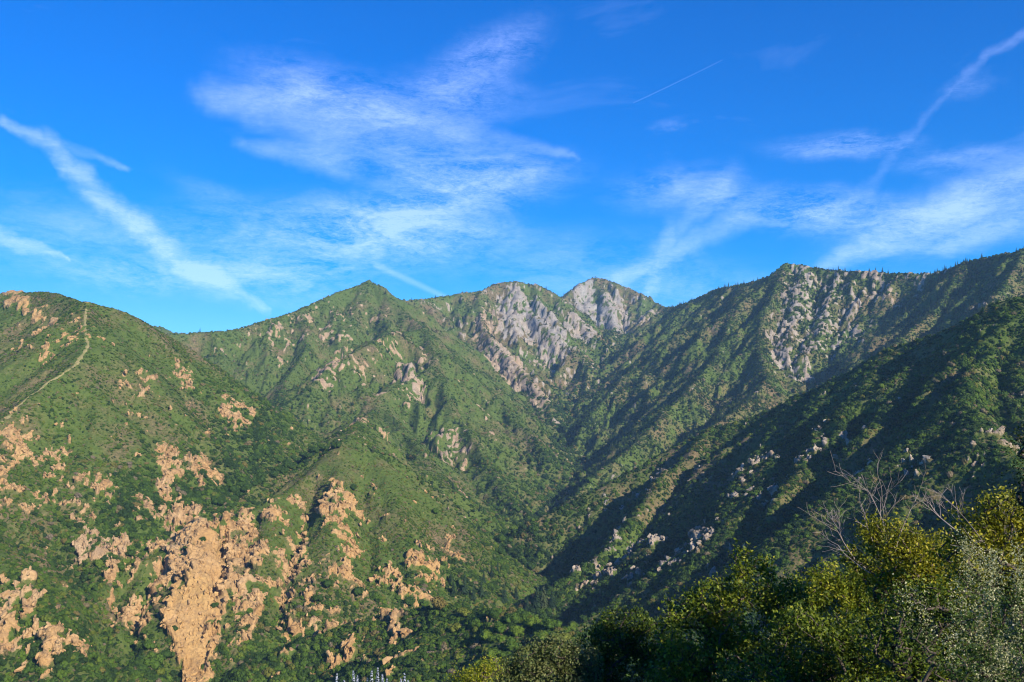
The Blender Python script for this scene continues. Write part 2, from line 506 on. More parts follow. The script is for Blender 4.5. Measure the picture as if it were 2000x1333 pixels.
# narrow ravines and clefts cut into the slopes: (depth, half width, line of sight points)
CLEFTS = [(15, 8, (432, 1042), (428, 1095), (420, 1150)), (13, 9, (612, 950), (592, 1040), (562, 1120), (535, 1205)), (17, 9, (325, 1078), (300, 1130), (268, 1200), (240, 1280)),
          (9, 9, (705, 960), (722, 1060), (700, 1140)), (20, 12, (250, 1120), (215, 1185), (200, 1250), (232, 1325)), (14, 13, (105, 1040), (150, 1130), (190, 1215)), (9, 8, (500, 1010), (485, 1090), (470, 1150)),
          (12, 16, (790, 845), (805, 900), (850, 950)), (12, 16, (905, 800), (900, 850), (930, 900)), (14, 18, (800, 690), (770, 720), (740, 760)), (14, 18, (730, 640), (680, 690), (620, 720)),
          (26, 26, (1165, 560), (1168, 610), (1178, 650)), (22, 24, (1032, 565), (1030, 610), (1035, 650)), (14, 12, (400, 880), (430, 930), (460, 960)), (8, 10, (250, 700), (330, 800), (400, 880)),
          (24, 15, (1480, 855), (1405, 955), (1335, 1045), (1250, 1130)), (22, 14, (1560, 850), (1505, 945), (1455, 1035), (1405, 1105)), (24, 15, (1690, 790), (1622, 888), (1555, 975), (1470, 1075)),
          (20, 14, (1345, 895), (1262, 1015), (1185, 1105)), (22, 14, (1805, 720), (1745, 805), (1680, 880), (1610, 950)), (18, 13, (1900, 690), (1835, 760), (1770, 830)), (18, 14, (1960, 660), (1945, 760), (1990, 850)),
          (14, 11, (1440, 880), (1370, 980), (1300, 1060)), (14, 11, (1620, 830), (1570, 920), (1520, 1000))]
_cl = []
for dep, wd, *pts_ in CLEFTS:
    hs_ = [hit(*p) for p in pts_]
    hs_ = [q for q in hs_ if q is not None]
    if len(hs_) > 1:
        _cl.append((dep, wd, smooth_line(hs_, 3)))
for dep, wd, ln in _cl:
    i0 = int((ln[:, 0].min() - 4 * wd - GX0) / FS); i1 = int((ln[:, 0].max() + 4 * wd - GX0) / FS) + 2
    j0 = int((ln[:, 1].min() - 4 * wd - GY0) / FS); j1 = int((ln[:, 1].max() + 4 * wd - GY0) / FS) + 2
    X_, Y_ = FX[j0:j1, i0:i1], FY[j0:j1, i0:i1]
    d_ = seg_field(X_ + 5 * fbm(X_, Y_, 25, 2, 63), Y_ + 5 * fbm(X_, Y_, 25, 2, 64), ln, 1.0, .1)[1]
    H[j0:j1, i0:i1] -= dep * np.exp(-(d_ / wd) ** 2)
GYY, GXX = np.gradient(H, FS)

# ------------------------------------------------------------------ bare rock: where it breaks through the brush
# (centre px, centre py, half width, half height, tilt in degrees, share of rock, hue 0 tan .. 1 pale grey)
ROCKS = [
    (372, 1235, 44, 95, 6, 1.12, -.13), (408, 1150, 36, 55, 12, 1.08, -.1), (372, 1105, 60, 42, 15, .95, 0), (388, 1046, 40, 22, 0, 1.0, 0), (430, 1075, 26, 55, 20, .75, 0),
    (470, 1090, 42, 85, 12, .8, .05), (560, 1015, 42, 52, 10, .52, .05), (530, 1130, 55, 90, 18, .42, .05), (590, 1120, 25, 80, 10, .5, .05), (655, 985, 36, 56, 0, .56, 0), (683, 1060, 22, 62, -6, .52, 0),
    (785, 1148, 56, 20, -8, .6, 0), (835, 1112, 44, 22, -20, .5, 0), (672, 1135, 38, 26, 0, .52, 0), (255, 1205, 46, 95, 15, .5, .05), (300, 1140, 50, 60, 20, .55, .05), (735, 1010, 80, 60, 0, .12, 0),
    (450, 1235, 50, 60, 0, .25, 0), (560, 1210, 40, 50, 0, .3, 0), (880, 1075, 40, 30, 0, .25, 0),
    (28, 1200, 62, 110, -12, .5, .1), (60, 1290, 70, 60, 0, .42, .05), (130, 1235, 34, 40, 0, .45, .1), (205, 1064, 60, 18, 2, .72, .35), (328, 985, 28, 26, 0, .8, .05), (350, 1005, 60, 24, 0, .5, .1),
    (60, 925, 90, 62, 5, .4, .05), (25, 850, 34, 42, 0, .4, .05), (140, 960, 70, 40, 0, .3, .05), (250, 1005, 150, 60, 0, .26, .15), (325, 915, 28, 17, 0, .7, .05), (397, 920, 30, 20, 0, .5, .05),
    (460, 800, 34, 46, -25, .5, .1), (272, 745, 44, 26, -20, .32, .1), (352, 735, 22, 16, 0, .42, .1), (88, 632, 28, 16, 10, .5, 0), (25, 580, 36, 8, 0, .7, 0), (105, 660, 80, 50, 0, .24, .05), (300, 850, 130, 60, 0, .12, .05), (200, 850, 160, 60, 0, .12, .05),
    (640, 645, 62, 55, 30, .32, .35), (690, 700, 80, 42, 0, .27, .35), (760, 672, 32, 20, 0, .4, .3), (800, 732, 32, 11, -10, .72, .5), (740, 765, 80, 32, 0, .3, .45), (545, 682, 22, 20, 0, .5, .35), (480, 665, 85, 15, 0, .22, .4),
    (640, 722, 34, 12, 20, .55, .4), (862, 882, 62, 22, -12, .5, .5), (725, 832, 60, 22, -25, .35, .15), (800, 690, 60, 40, 0, .22, .4), (940, 830, 60, 60, 0, .13, .4), (720, 600, 40, 40, 0, .24, .4), (580, 640, 60, 25, 20, .25, .4),
    (1005, 612, 40, 46, 0, .85, .85), (1062, 640, 52, 45, 0, .78, .9), (1132, 650, 40, 38, -30, .82, .8), (975, 685, 34, 28, -35, .75, .55), (1008, 722, 22, 24, -30, .75, .55), (1050, 772, 30, 18, -35, .65, .5), (950, 632, 34, 18, -30, .5, .4), (1062, 690, 34, 34, 0, .5, .6),
    (1100, 720, 30, 26, 0, .4, .7),
    (1140, 600, 26, 38, 0, .9, .9), (1200, 608, 30, 30, 0, .8, .8), (1180, 640, 50, 26, 0, .8, .95), (1262, 622, 34, 18, 20, .6, .7),
    (1600, 590, 80, 60, 0, .44, .75), (1560, 640, 52, 52, 0, .5, .75), (1545, 722, 44, 42, -30, .55, .75), (1655, 620, 60, 42, 0, .36, .75), (1700, 550, 60, 16, 0, .5, .6), (1790, 542, 60, 11, 0, .45, .6), (1512, 690, 16, 24, 0, .42, .7), (1930, 590, 44, 30, 0, .25, .7),
    (1480, 940, 70, 70, 0, .2, .7), (1380, 1050, 60, 70, 0, .24, .7), (1250, 1080, 66, 60, 0, .28, .7), (1155, 1135, 50, 26, 0, .32, .6), (1740, 900, 80, 40, 0, .2, .7), (1230, 975, 100, 40, 0, .17, .9), (1620, 870, 60, 60, 0, .2, .7), (1300, 930, 70, 50, 0, .12, .8),
    (1950, 860, 50, 30, 0, .2, .6), (1300, 720, 120, 80, 0, .08, .8),
    (655, 1235, 50, 36, 20, .32, 0), (770, 1222, 40, 20, 0, .4, 0), (765, 1305, 30, 22, 0, .32, 0), (640, 1300, 60, 30, 0, .16, 0),
]
RP = np.zeros_like(H); RH = np.zeros_like(H); RW = np.zeros_like(H) + 1e-6
for (px_, py_, rx_, ry_, an_, sh_, hu_) in ROCKS:
    c0 = hit(px_, py_)
    if c0 is None:
        continue
    # the patch lies in the mean plane of the slope around its centre
    r_ = max(12.0, 0.5 * min(rx_, ry_) * c0[1] / F_PX)
    hx = (height(np.array([c0[0] + r_]), np.array([c0[1]])) - height(np.array([c0[0] - r_]), np.array([c0[1]])))[0] / (2 * r_)
    hy = (height(np.array([c0[0]]), np.array([c0[1] + r_])) - height(np.array([c0[0]]), np.array([c0[1] - r_])))[0] / (2 * r_)
    hy = max(hy, 0.28 + c0[2] / c0[1])
    ca, sa = cos(radians(an_)), sin(radians(an_))
    cols = []
    for du, dv in ((rx_ * ca, -rx_ * sa), (ry_ * sa, ry_ * ca)):
        d1 = ray(px_ + 0.1 * du, py_ + 0.1 * dv); d1 = d1 / d1[1]
        tt = (c0[2] - hx * c0[0] - hy * c0[1]) / (d1[2] - hx * d1[0] - hy)
        cols.append((d1[:2] * tt - c0[:2]) * 10)
    M = np.array(cols).T
    if abs(np.linalg.det(M)) < 4:
        continue
    Mi = np.linalg.inv(M)
    ext = np.minimum(1.4, 1.4) * (np.abs(M).sum(1)) + 10
    i0 = max(int((c0[0] - ext[0] - GX0) / FS), 0); i1 = min(int((c0[0] + ext[0] - GX0) / FS) + 2, H.shape[1])
    j0 = max(int((c0[1] - ext[1] - GY0) / FS), 0); j1 = min(int((c0[1] + ext[1] - GY0) / FS) + 2, H.shape[0])
    X_, Y_ = FX[j0:j1, i0:i1] - c0[0], FY[j0:j1, i0:i1] - c0[1]
    X_ = X_ + 9 * fbm(FX[j0:j1, i0:i1], FY[j0:j1, i0:i1], 30, 3, 57); Y_ = Y_ + 9 * fbm(FX[j0:j1, i0:i1], FY[j0:j1, i0:i1], 30, 3, 58)
    d_ = np.hypot(Mi[0, 0] * X_ + Mi[0, 1] * Y_, Mi[1, 0] * X_ + Mi[1, 1] * Y_)
    m_ = np.clip((1.25 - d_) / 0.5, 0, 1); m_ = m_ * m_ * (3 - 2 * m_)
    RP[j0:j1, i0:i1] = np.maximum(RP[j0:j1, i0:i1], m_ * sh_)
    RH[j0:j1, i0:i1] += hu_ * m_; RW[j0:j1, i0:i1] += m_
HUE_REG = np.array([.06, .03, .4, .75, .85, .75, .65, .05, .1])[REGF]
RH = (RH + HUE_REG * 0.15) / (RW + 0.15)
SL = np.hypot(GXX, GYY)
steep = np.clip((SL - 1.15) / 0.8, 0, 1)
RP = np.maximum(RP, steep * np.array([.1, .15, .1, .4, .4, .15, .05, .1, 0])[REGF])
RP = np.maximum(RP, np.array([.05, .06, .07, .2, .16, .07, .035, .05, 0])[REGF])
from math import erf
_ex = np.linspace(-4, 4, 801); _ey = np.array([0.5 * (1 + erf(v / math.sqrt(2))) for v in _ex])


def gsample(G, X, Y):
    u = np.clip((X - GX0) / FS, 0, G.shape[1] - 1.001); v = np.clip((Y - GY0) / FS, 0, G.shape[0] - 1.001)
    i = u.astype(np.int64); j = v.astype(np.int64); a = u - i; b = v - j
    return (G[j, i] * (1 - a) + G[j, i + 1] * a) * (1 - b) + (G[j + 1, i] * (1 - a) + G[j + 1, i + 1] * a) * b


def rock_at(X, Y):
    p = gsample(RP, X, Y)
    p = np.where(p > 1.0, p, p * .80)
    f = np.clip((np.hypot(X, Y) - 1200) / 1400.0, 0, 1)          # coarser breaks on the far walls
    a = 0.40 * perlin(X / 30, Y / 30, 51) + 0.50 * perlin(X / 12, Y / 12, 52) + 0.46 * perlin(X / 5.0, Y / 5.0, 53)
    b = 0.36 * perlin(X / 52, Y / 52, 54) + 0.48 * perlin(X / 19, Y / 19, 55) + 0.55 * perlin(X / 8.5, Y / 8.5, 52)
    n = (a * (1 - f) + b * f) / np.sqrt((1 - f) ** 2 + f ** 2)
    u = np.interp(n / 0.40, _ex, _ey)
    return np.clip((p - u) * 5 + 0.5, 0, 1), p


# ------------------------------------------------------------------ land meshes
ang = np.concatenate([np.arange(-56, -31.8, 0.6), np.arange(-31.6, 31.61, 0.075), np.arange(32, 56.1, 0.6)])
TH = np.radians(ang)
RR = np.concatenate([np.geomspace(2.0, 100, 60, endpoint=False), np.geomspace(100, 600, 110, endpoint=False),
                     np.geomspace(600, 1700, 470, endpoint=False), np.geomspace(1700, 4750, 300)])
TT, R2 = np.meshgrid(TH, RR)
MX = R2 * np.sin(TT); MY = R2 * np.cos(TT)
MZ = height(MX, MY)
rock, rockp = rock_at(MX, MY)
hue = np.clip(gsample(RH, MX, MY) + 0.15 * perlin(MX / 40, MY / 40, 61), -.2, 1)
gx_, gy_ = slope_at(MX, MY)
nl = np.sqrt(gx_ ** 2 + gy_ ** 2 + 1)
sc = np.clip(R2 / 1100.0, 0.6, 2.0)


def slabs(X, Y, size, seed):
    """broken blocks: each cell a tilted plane of its own height"""
    px, py = X / size, Y / size
    ix = np.floor(px).astype(np.int64); iy = np.floor(py).astype(np.int64)
    d1 = np.full(X.shape, 9.0); idb = np.zeros(X.shape, np.int64); vxb = np.zeros(X.shape); vyb = np.zeros(X.shape)
    for dy in (-1, 0, 1):
        for dx in (-1, 0, 1):
            a = _h(ix + dx, iy + dy, seed)
            vx = px - (ix + dx + _perm[a] / 4096.0); vy = py - (iy + dy + _perm[(a + 77) & 4095] / 4096.0)
            d = vx * vx + vy * vy * .8
            u = d < d1
            d1[u] = d[u]; idb[u] = a[u]; vxb[u] = vx[u]; vyb[u] = vy[u]
    hh = _perm[(idb + 901) & 4095] / 4096.0
    return hh + 1.1 * vxb * (_perm[(idb + 33) & 4095] / 2048.0 - 1) + 1.1 * vyb * (_perm[(idb + 55) & 4095] / 2048.0 - 1)


def relief(X, Y, rk, rp):
    """how far the bare rock stands out of the slope"""
    o = np.zeros(X.shape)
    q = rk > .02
    x, y, r = X[q], Y[q], np.hypot(X[q], Y[q])
    f = np.clip((r - 1200) / 900.0, 0, 1)
    wx_ = 2.5 * perlin(x / 9, y / 9, 3); wy_ = 2.5 * perlin(x / 9, y / 9, 4)
    near_ = slabs(x + wx_, y + wy_, 13, 71) * 5.5 + slabs(x + wx_, y - wy_, 6.5, 72) * 3.2 + slabs(x, y, 3.2, 73) * 1.2
    far_ = slabs(x + 2 * wx_, y + 2 * wy_, 26, 74) * 3 + slabs(x + wx_, y + wy_, 13, 75) * 2.6 + slabs(x, y, 8, 76) * 2.2
    sc_ = np.clip((rp[q] - 1.0) * 8, 0, 1)
    o[q] = rk[q] * ((near_ * (1 - f) + far_ * f) * (1 - .88 * sc_))
    return o


disp = relief(MX, MY, rock, rockp)
MX2 = MX - gx_ / nl * disp; MY2 = MY - gy_ / nl * disp; MZ2 = MZ + disp / nl
# what can be seen from the photographer's place (with some margin)
tanv = (MZ + 14) / R2
runmax = np.maximum.accumulate(MZ / R2, axis=0)
VIS = tanv >= np.vstack([np.full((1, MZ.shape[1]), -9), runmax[:-1]]) - 0.002
nr, nc = MX.shape


def mesh_from_arrays(name, V, Fq, smooth=True):
    me = bpy.data.meshes.new(name)
    k = Fq.shape[1]
    me.vertices.add(len(V)); me.vertices.foreach_set('co', np.ascontiguousarray(V, np.float32).ravel())
    me.loops.add(Fq.size); me.loops.foreach_set('vertex_index', np.ascontiguousarray(Fq, np.int32).ravel())
    me.polygons.add(len(Fq)); me.polygons.foreach_set('loop_start', np.arange(0, Fq.size, k, dtype=np.int32))
    me.update(calc_edges=True)
    if smooth:
        me.polygons.foreach_set('use_smooth', np.ones(len(Fq), bool))
    return me


def fattr(me, name, vals, dom='POINT'):
    a = me.attributes.new(name, 'FLOAT', dom)
    a.data.foreach_set('value', np.ascontiguousarray(vals, np.float32).ravel())


def link(o, parent=None, **props):
    COL.objects.link(o)
    if parent is not None:
        o.parent = parent
    for k, v in props.items():
        o[k] = v
    return o


# land material: soil and low grass, with bare rock
def new_mat(name):
    m = bpy.data.materials.new(name); m.use_nodes = True
    m.node_tree.nodes.clear()
    return m, NT(m.node_tree)


def out(t, sh):
    o = t.n('ShaderNodeOutputMaterial'); t.link(sh, o.inputs['Surface'])


def bsdf(t, col, rough=0.9, normal=None, spec=0.2):
    b = t.n('ShaderNodeBsdfPrincipled')
    t.put(b.inputs['Base Color'], col)
    b.inputs['Roughness'].default_value = rough
    b.inputs['Specular IOR Level'].default_value = spec
    if normal is not None:
        t.link(normal, b.inputs['Normal'])
    return b.outputs[0]


def bump(t, h, strength, dist):
    b = t.n('ShaderNodeBump')
    b.inputs['Strength'].default_value = strength; b.inputs['Distance'].default_value = dist
    t.link(h, b.inputs['Height'])
    return b.outputs[0]


def rock_colour(t, hue_sock, pos):
    n1 = t.noise(pos, 0.05, 5, 0.6)
    n2 = t.noise(pos, 0.4, 5, 0.65)
    tan = t.mix(t.rng(n1, .3, .7), (0.35, 0.20, 0.075, 1), (0.50, 0.325, 0.145, 1))
    grey = t.mix(t.rng(n1, .3, .7), (0.21, 0.205, 0.185, 1), (0.36, 0.35, 0.325, 1))
    c = t.mix(t.m('MAXIMUM', hue_sock, 0.0), tan, grey)
    c = t.mix(t.rng(hue_sock, -.02, -.16, 0, .75), c, (0.46, 0.29, 0.105, 1))
    c = t.mix(t.rng(n2, .62, .3, 0, .6), c, t.mix(.6, c, (0.09, 0.07, 0.05, 1)))
    st = t.noise(pos, .11, 4, .7)
    c = t.mix(t.rng(st, .52, .68, 0, .6), c, t.mix(.55, c, (0.13, 0.10, 0.075, 1)))
    wp = t.n('ShaderNodeVectorMath', operation='ADD')
    wn_ = t.n('ShaderNodeTexNoise'); t.link(pos, wn_.inputs['Vector']); wn_.inputs['Scale'].default_value = .3
    ws = t.n('ShaderNodeVectorMath', operation='SCALE'); t.link(wn_.outputs['Color'], ws.inputs[0]); ws.inputs['Scale'].default_value = 4.0
    t.link(pos, wp.inputs[0]); t.link(ws.outputs[0], wp.inputs[1])
    vo = t.n('ShaderNodeTexVoronoi', feature='DISTANCE_TO_EDGE'); vo.inputs['Scale'].default_value = .17
    t.link(wp.outputs[0], vo.inputs['Vector'])
    crk = t.m('MULTIPLY', t.rng(vo.outputs['Distance'], .0, .08, .75, 0), t.rng(t.noise(pos, .09, 3, .6), .44, .6, .05, 1))
    return t.mix(t.m('MULTIPLY', crk, t.rng(hue_sock, -.08, -.02, .15, 1)), c, (0.06, 0.042, 0.03, 1))


mat_land, t = new_mat('land')
geo = t.n('ShaderNodeNewGeometry'); pos = geo.outputs['Position']
rk = t.attr('rock'); hu = t.attr('hue'); gr = t.attr('green')
g1 = t.noise(pos, 0.018, 5, 0.6); g2 = t.noise(pos, 0.22, 4, 0.65)
soil = t.mix(t.rng(g2, .35, .65), (0.075, 0.065, 0.030, 1), (0.20, 0.145, 0.075, 1))
grass = t.mix(t.rng(g2, .3, .7), (0.050, 0.085, 0.016, 1), (0.10, 0.135, 0.028, 1))
grd = t.mix(t.rng(t.m('ADD', g1, t.m('MULTIPLY', gr, 0.4)), .34, .58), soil, grass)
rc = rock_colour(t, hu, pos)
edge = t.m('ADD', rk, t.m('MULTIPLY', t.m('SUBTRACT', t.noise(pos, 0.5, 3, .6), 0.5), 0.7))
col = t.mix(t.rng(edge, .38, .58), grd, rc)
hgt = t.m('ADD', t.m('MULTIPLY', t.noise(pos, 0.25, 6, .68), 1.0), t.m('MULTIPLY', t.noise(pos, 0.07, 4, .6), 1.5))
out(t, bsdf(t, col, .95, bump(t, hgt, .9, 2.2), .1))

LAND = {}
LAND_NAME = dict(left='mountain_left', spur='hill_rocky_spur', centre='mountain_centre', peak='mountain_rocky_peak', far='mountain_far_peak',
                 right='mountain_right', ridge='hill_right_ridge', near='hill_near_spur', hillside='ground_hillside')
LAND_LABEL = dict(left='brushy mountain on the left with a pale trail along its crest', spur='low spur with tan cliffs and a bare rock slide',
                  centre='pointed green mountain left of the middle with grey rock speckles', peak='flat-topped peak with a pale bare rock face',
                  far='farthest pyramid-shaped peak with a white rock face', right='high dark wooded mountain on the right with broken cliffs below its crest',
                  ridge='dark green ribbed ridge in front of the right-hand mountain', near='brushy near slope at the bottom of the picture',
                  hillside='ground the foreground trees grow on')
green = 0.5 * perlin(MX / 160, MY / 160, 81) + np.array([.1, .1, .15, -.05, -.1, 0, .05, .1, 0])[region_at(MX, MY)]
fidx = (np.arange(nr - 1)[:, None] * nc + np.arange(nc - 1)[None, :])
FREG = region_at((MX[:-1, :-1] + MX[1:, 1:]) / 2, (MY[:-1, :-1] + MY[1:, 1:]) / 2)
ALLV = np.stack([MX2, MY2, MZ2], -1).reshape(-1, 3)
# the hillside goes on behind and beside the photographer
ea = np.radians(np.arange(56, 304.5, 2.0)); er = RR[RR < 185]
ET, ER = np.meshgrid(ea, er)
EV = np.stack([ER * np.sin(ET), ER * np.cos(ET), height(ER * np.sin(ET), ER * np.cos(ET))], -1).reshape(-1, 3)
for k, nm in enumerate(REGION_NAMES):
    f = fidx[FREG == k]
    if len(f) == 0:
        continue
    Fq = np.stack([f, f + 1, f + nc + 1, f + nc], 1)
    used, inv = np.unique(Fq, return_inverse=True)
    V_, Q_ = ALLV[used], inv.reshape(Fq.shape)
    a_ = [rock.ravel()[used], hue.ravel()[used], green.ravel()[used]]
    if nm == 'hillside':
        ef = (np.arange(len(er) - 1)[:, None] * len(ea) + np.arange(len(ea) - 1)[None, :]).ravel() + len(V_)
        Q_ = np.vstack([Q_, np.stack([ef, ef + 1, ef + len(ea) + 1, ef + len(ea)], 1)])
        V_ = np.vstack([V_, EV]); a_ = [np.concatenate([q, np.zeros(len(EV))]) for q in a_]
    me = mesh_from_arrays(LAND_NAME[nm], V_, Q_)
    fattr(me, 'rock', a_[0]); fattr(me, 'hue', a_[1]); fattr(me, 'green', a_[2])
    me.materials.append(mat_land)
    LAND[nm] = link(bpy.data.objects.new(LAND_NAME[nm], me), kind='structure', label=LAND_LABEL[nm])

# ------------------------------------------------------------------ plants of the slopes: building blocks
rng = np.random.RandomState(12)


def unit(v):
    return v / (np.linalg.norm(v, axis=-1, keepdims=True) + 1e-9)


def leaf_quads(P0, N, size, rs, aspect=0.55, fold=0.0):
    """diamond leaves at P0 facing N"""
    n = len(P0)
    r = unit(rs.normal(size=(n, 3)))
    T = unit(np.cross(N, r)); B = np.cross(N, T)
    L = (size * np.ones(n))[:, None]
    a = P0 - T * L * .5; c = P0 + T * L * .5
    b = P0 + B * L * .5 * aspect + N * L * fold; d = P0 - B * L * .5 * aspect + N * L * fold
    V = np.stack([a, b, c, d], 1).reshape(-1, 3)
    return V, np.arange(4 * n).reshape(n, 4)


def blob(center, rad, rs, seg=7, rings=5, rough=.2):
    V = []; Fq = []
    for i in range(rings + 1):
        ph = pi * i / rings
        for j in range(seg):
            th = 2 * pi * j / seg
            k = 1 + rough * (rs.rand() - .5) * 2
            V.append((center[0] + rad[0] * k * sin(ph) * cos(th), center[1] + rad[1] * k * sin(ph) * sin(th), center[2] + rad[2] * k * cos(ph)))
    for i in range(rings):
        for j in range(seg):
            Fq.append((i * seg + j, (i + 1) * seg + j, (i + 1) * seg + (j + 1) % seg, i * seg + (j + 1) % seg))
    return np.array(V), np.array(Fq)


def join(parts):
    Vs, Fs, o = [], [], 0
    for V, Fq in parts:
        Vs.append(V); Fs.append(Fq + o); o += len(V)
    return np.vstack(Vs), np.vstack(Fs)


def shrub_mesh(name, seed, nblob, nleaf, flat, leafsize, mat, spread=.55):
    rs = np.random.RandomState(seed)
    parts = []
    P_, N_ = [], []
    for k in range(nblob):
        a = rs.rand() * 2 * pi; d = spread * math.sqrt(rs.rand()) if k else 0
        r = .42 + .22 * rs.rand()
        c = np.array([d * cos(a), d * sin(a), (.42 + .35 * rs.rand() - .35 * d) * flat])
        parts.append(blob(c, (r * .72, r * .72, r * .7 * flat), rs, rough=.35))
        q = unit(rs.normal(size=(nleaf // nblob, 3))); q[:, 2] = np.abs(q[:, 2]) * .9 + q[:, 2] * .1
        P_.append(c + q * np.array([r, r, r * flat]) * (.68 + .46 * rs.rand(len(q), 1))); N_.append(unit(q + .75 * rs.normal(size=q.shape)))
    parts.append(leaf_quads(np.vstack(P_), np.vstack(N_), leafsize * (.7 + .6 * rs.rand(len(np.vstack(P_)))), rs, .8))
    V, Fq = join(parts)
    V[:, 2] = np.maximum(V[:, 2], -.25)
    me = mesh_from_arrays(name, V, Fq, False)
    me.materials.append(mat)
    return me


def tube(P0, P1, r0, r1, sides=5):
    d = unit(P1 - P0); u = unit(np.cross(d, np.array([.3, .7, .2]))); v = np.cross(d, u)
    V = []
    for p, r in ((P0, r0), (P1, r1)):
        for k in range(sides):
            a = 2 * pi * k / sides
            V.append(p + r * (cos(a) * u + sin(a) * v))
    return np.array(V), np.array([(k, (k + 1) % sides, sides + (k + 1) % sides, sides + k) for k in range(sides)])


def fir_arrays(seed, tiers=13):
    """conifer one unit tall: (crown, trunk)"""
    rs = np.random.RandomState(seed)
    P_ = []
    for i in range(tiers):
        t = i / (tiers - 1)
        z = .12 + .86 * t
        R = (.235 * (1 - t) ** .8 + .015) * (.8 + .35 * rs.rand())
        nb = max(5, int(11 * (1 - t)) + 4)
        for k in range(nb):
            a = 2 * pi * (k + rs.rand()) / nb
            rr = R * (.65 + .5 * rs.rand())
            tip = np.array([rr * cos(a), rr * sin(a), z - rr * .35 + .02 * rs.normal()])
            base = np.array([0, 0, z + .015])
            mid = (base + tip) / 2 + np.array([0, 0, .02]); wv = .055 * (1 - .5 * t) * np.array([-sin(a), cos(a), 0])
            P_.append((np.array([base, mid + wv - (0, 0, .012), tip, mid - wv - (0, 0, .012)]), np.array([[0, 1, 2, 3]])))
    return join(P_), tube(np.array([0, 0, -.05]), np.array([0, 0, .8]), .018, .006)


def veg_mat(name, ramp, attr_type='INSTANCER', trans=.25, attrname='tint', rough=.75):
    m, t = new_mat(name)
    f = t.attr(attrname, attr_type)
    cr = t.n('ShaderNodeValToRGB')
    el = cr.color_ramp.elements
    el[0].position, el[0].color = ramp[0][0], (*ramp[0][1], 1)
    el[1].position, el[1].color = ramp[-1][0], (*ramp[-1][1], 1)
    for p, c in ramp[1:-1]:
        e = el.new(p); e.color = (*c, 1)
    t.link(f, cr.inputs[0])
    b = t.n('ShaderNodeBsdfPrincipled'); b.inputs['Roughness'].default_value = rough; b.inputs['Specular IOR Level'].default_value = .18
    t.link(cr.outputs[0], b.inputs['Base Color'])
    sh = b.outputs[0]
    if trans:
        tr = t.n('ShaderNodeBsdfTranslucent'); t.link(t.mix(1.0, cr.outputs[0], (1.5, 1.5, .7, 1), 'MULTIPLY'), tr.inputs['Color'])
        mx = t.n('ShaderNodeMixShader'); mx.inputs[0].default_value = trans
        t.link(sh, mx.inputs[1]); t.link(tr.outputs[0], mx.inputs[2]); sh = mx.outputs[0]
    out(t, sh)
    return m


RAMP_CHAP = [(0, (.018, .040, .006)), (.3, (.042, .084, .009)), (.55, (.078, .132, .011)), (.75, (.108, .130, .016)), (.9, (.13, .105, .028)), (1, (.16, .13, .085))]
RAMP_FIR = [(0, (.014, .030, .014)), (.6, (.026, .050, .020)), (1, (.055, .075, .028))]
mat_chap = veg_mat('chaparral_leaves', RAMP_CHAP, trans=.12)
mat_fir = veg_mat('fir_needles', RAMP_FIR, trans=.08)
mat_barkfar, t = new_mat('bark_far')
out(t, bsdf(t, t.mix(t.noise(None, 6, 3), (.06, .045, .03, 1), (.13, .10, .075, 1)), .9))

# rocks of the outcrops: angular slabs
mat_rock, t = new_mat('rock')
geo = t.n('ShaderNodeNewGeometry'); pos = geo.outputs['Position']
out(t, bsdf(t, rock_colour(t, t.attr('hue', 'INSTANCER'), pos), .92, bump(t, t.noise(pos, .8, 5, .65), .7, .6), .1))


def rock_mesh(name, seed, mat):
    """a broken slab: convex hull of jittered points"""
    import bmesh
    rs = np.random.RandomState(seed)
    bm = bmesh.new()
    for k in range(16):
        p = unit(rs.normal(size=3)) * (.75 + .3 * rs.rand())
        p = np.sign(p) * np.abs(p) ** .75
        bm.verts.new((p[0] * .8, p[1] * .6, p[2] * .75))
    bmesh.ops.convex_hull(bm, input=bm.verts)
    bmesh.ops.delete(bm, geom=[v for v in bm.verts if not v.link_faces], context='VERTS')
    me = bpy.data.meshes.new(name); bm.to_mesh(me); bm.free()
    me.materials.append(mat)
    return me


def proto_collection(name, meshes):
    c = bpy.data.collections.new(name)
    for i, me in enumerate(meshes):
        c.objects.link(bpy.data.objects.new('%s_%02d' % (name, i), me))
    return c


SHRUBS = [shrub_mesh('shrub', 101, 5, 190, .8, .24, mat_chap), shrub_mesh('shrub', 102, 7, 220, .65, .22, mat_chap), shrub_mesh('shrub', 103, 4, 170, .95, .24, mat_chap, .4),
          shrub_mesh('shrub', 104, 9, 220, .7, .16, mat_chap, .7), shrub_mesh('shrub', 105, 8, 260, 1.15, .17, mat_chap, .6)]
FIRS = []
for k in range(3):
    c_, t_ = fir_arrays(200 + k)
    V, Fq = join([c_, t_])
    me = mesh_from_arrays('fir', V, Fq); me.materials.append(mat_fir); FIRS.append(me)
ROCKM = [rock_mesh('rock', 300 + k, mat_rock) for k in range(7)]
PC_SHRUB = proto_collection('shrub_kind', SHRUBS)
PC_FIR = proto_collection('fir_kind', FIRS)
PC_ROCK = proto_collection('rock_kind', ROCKM)


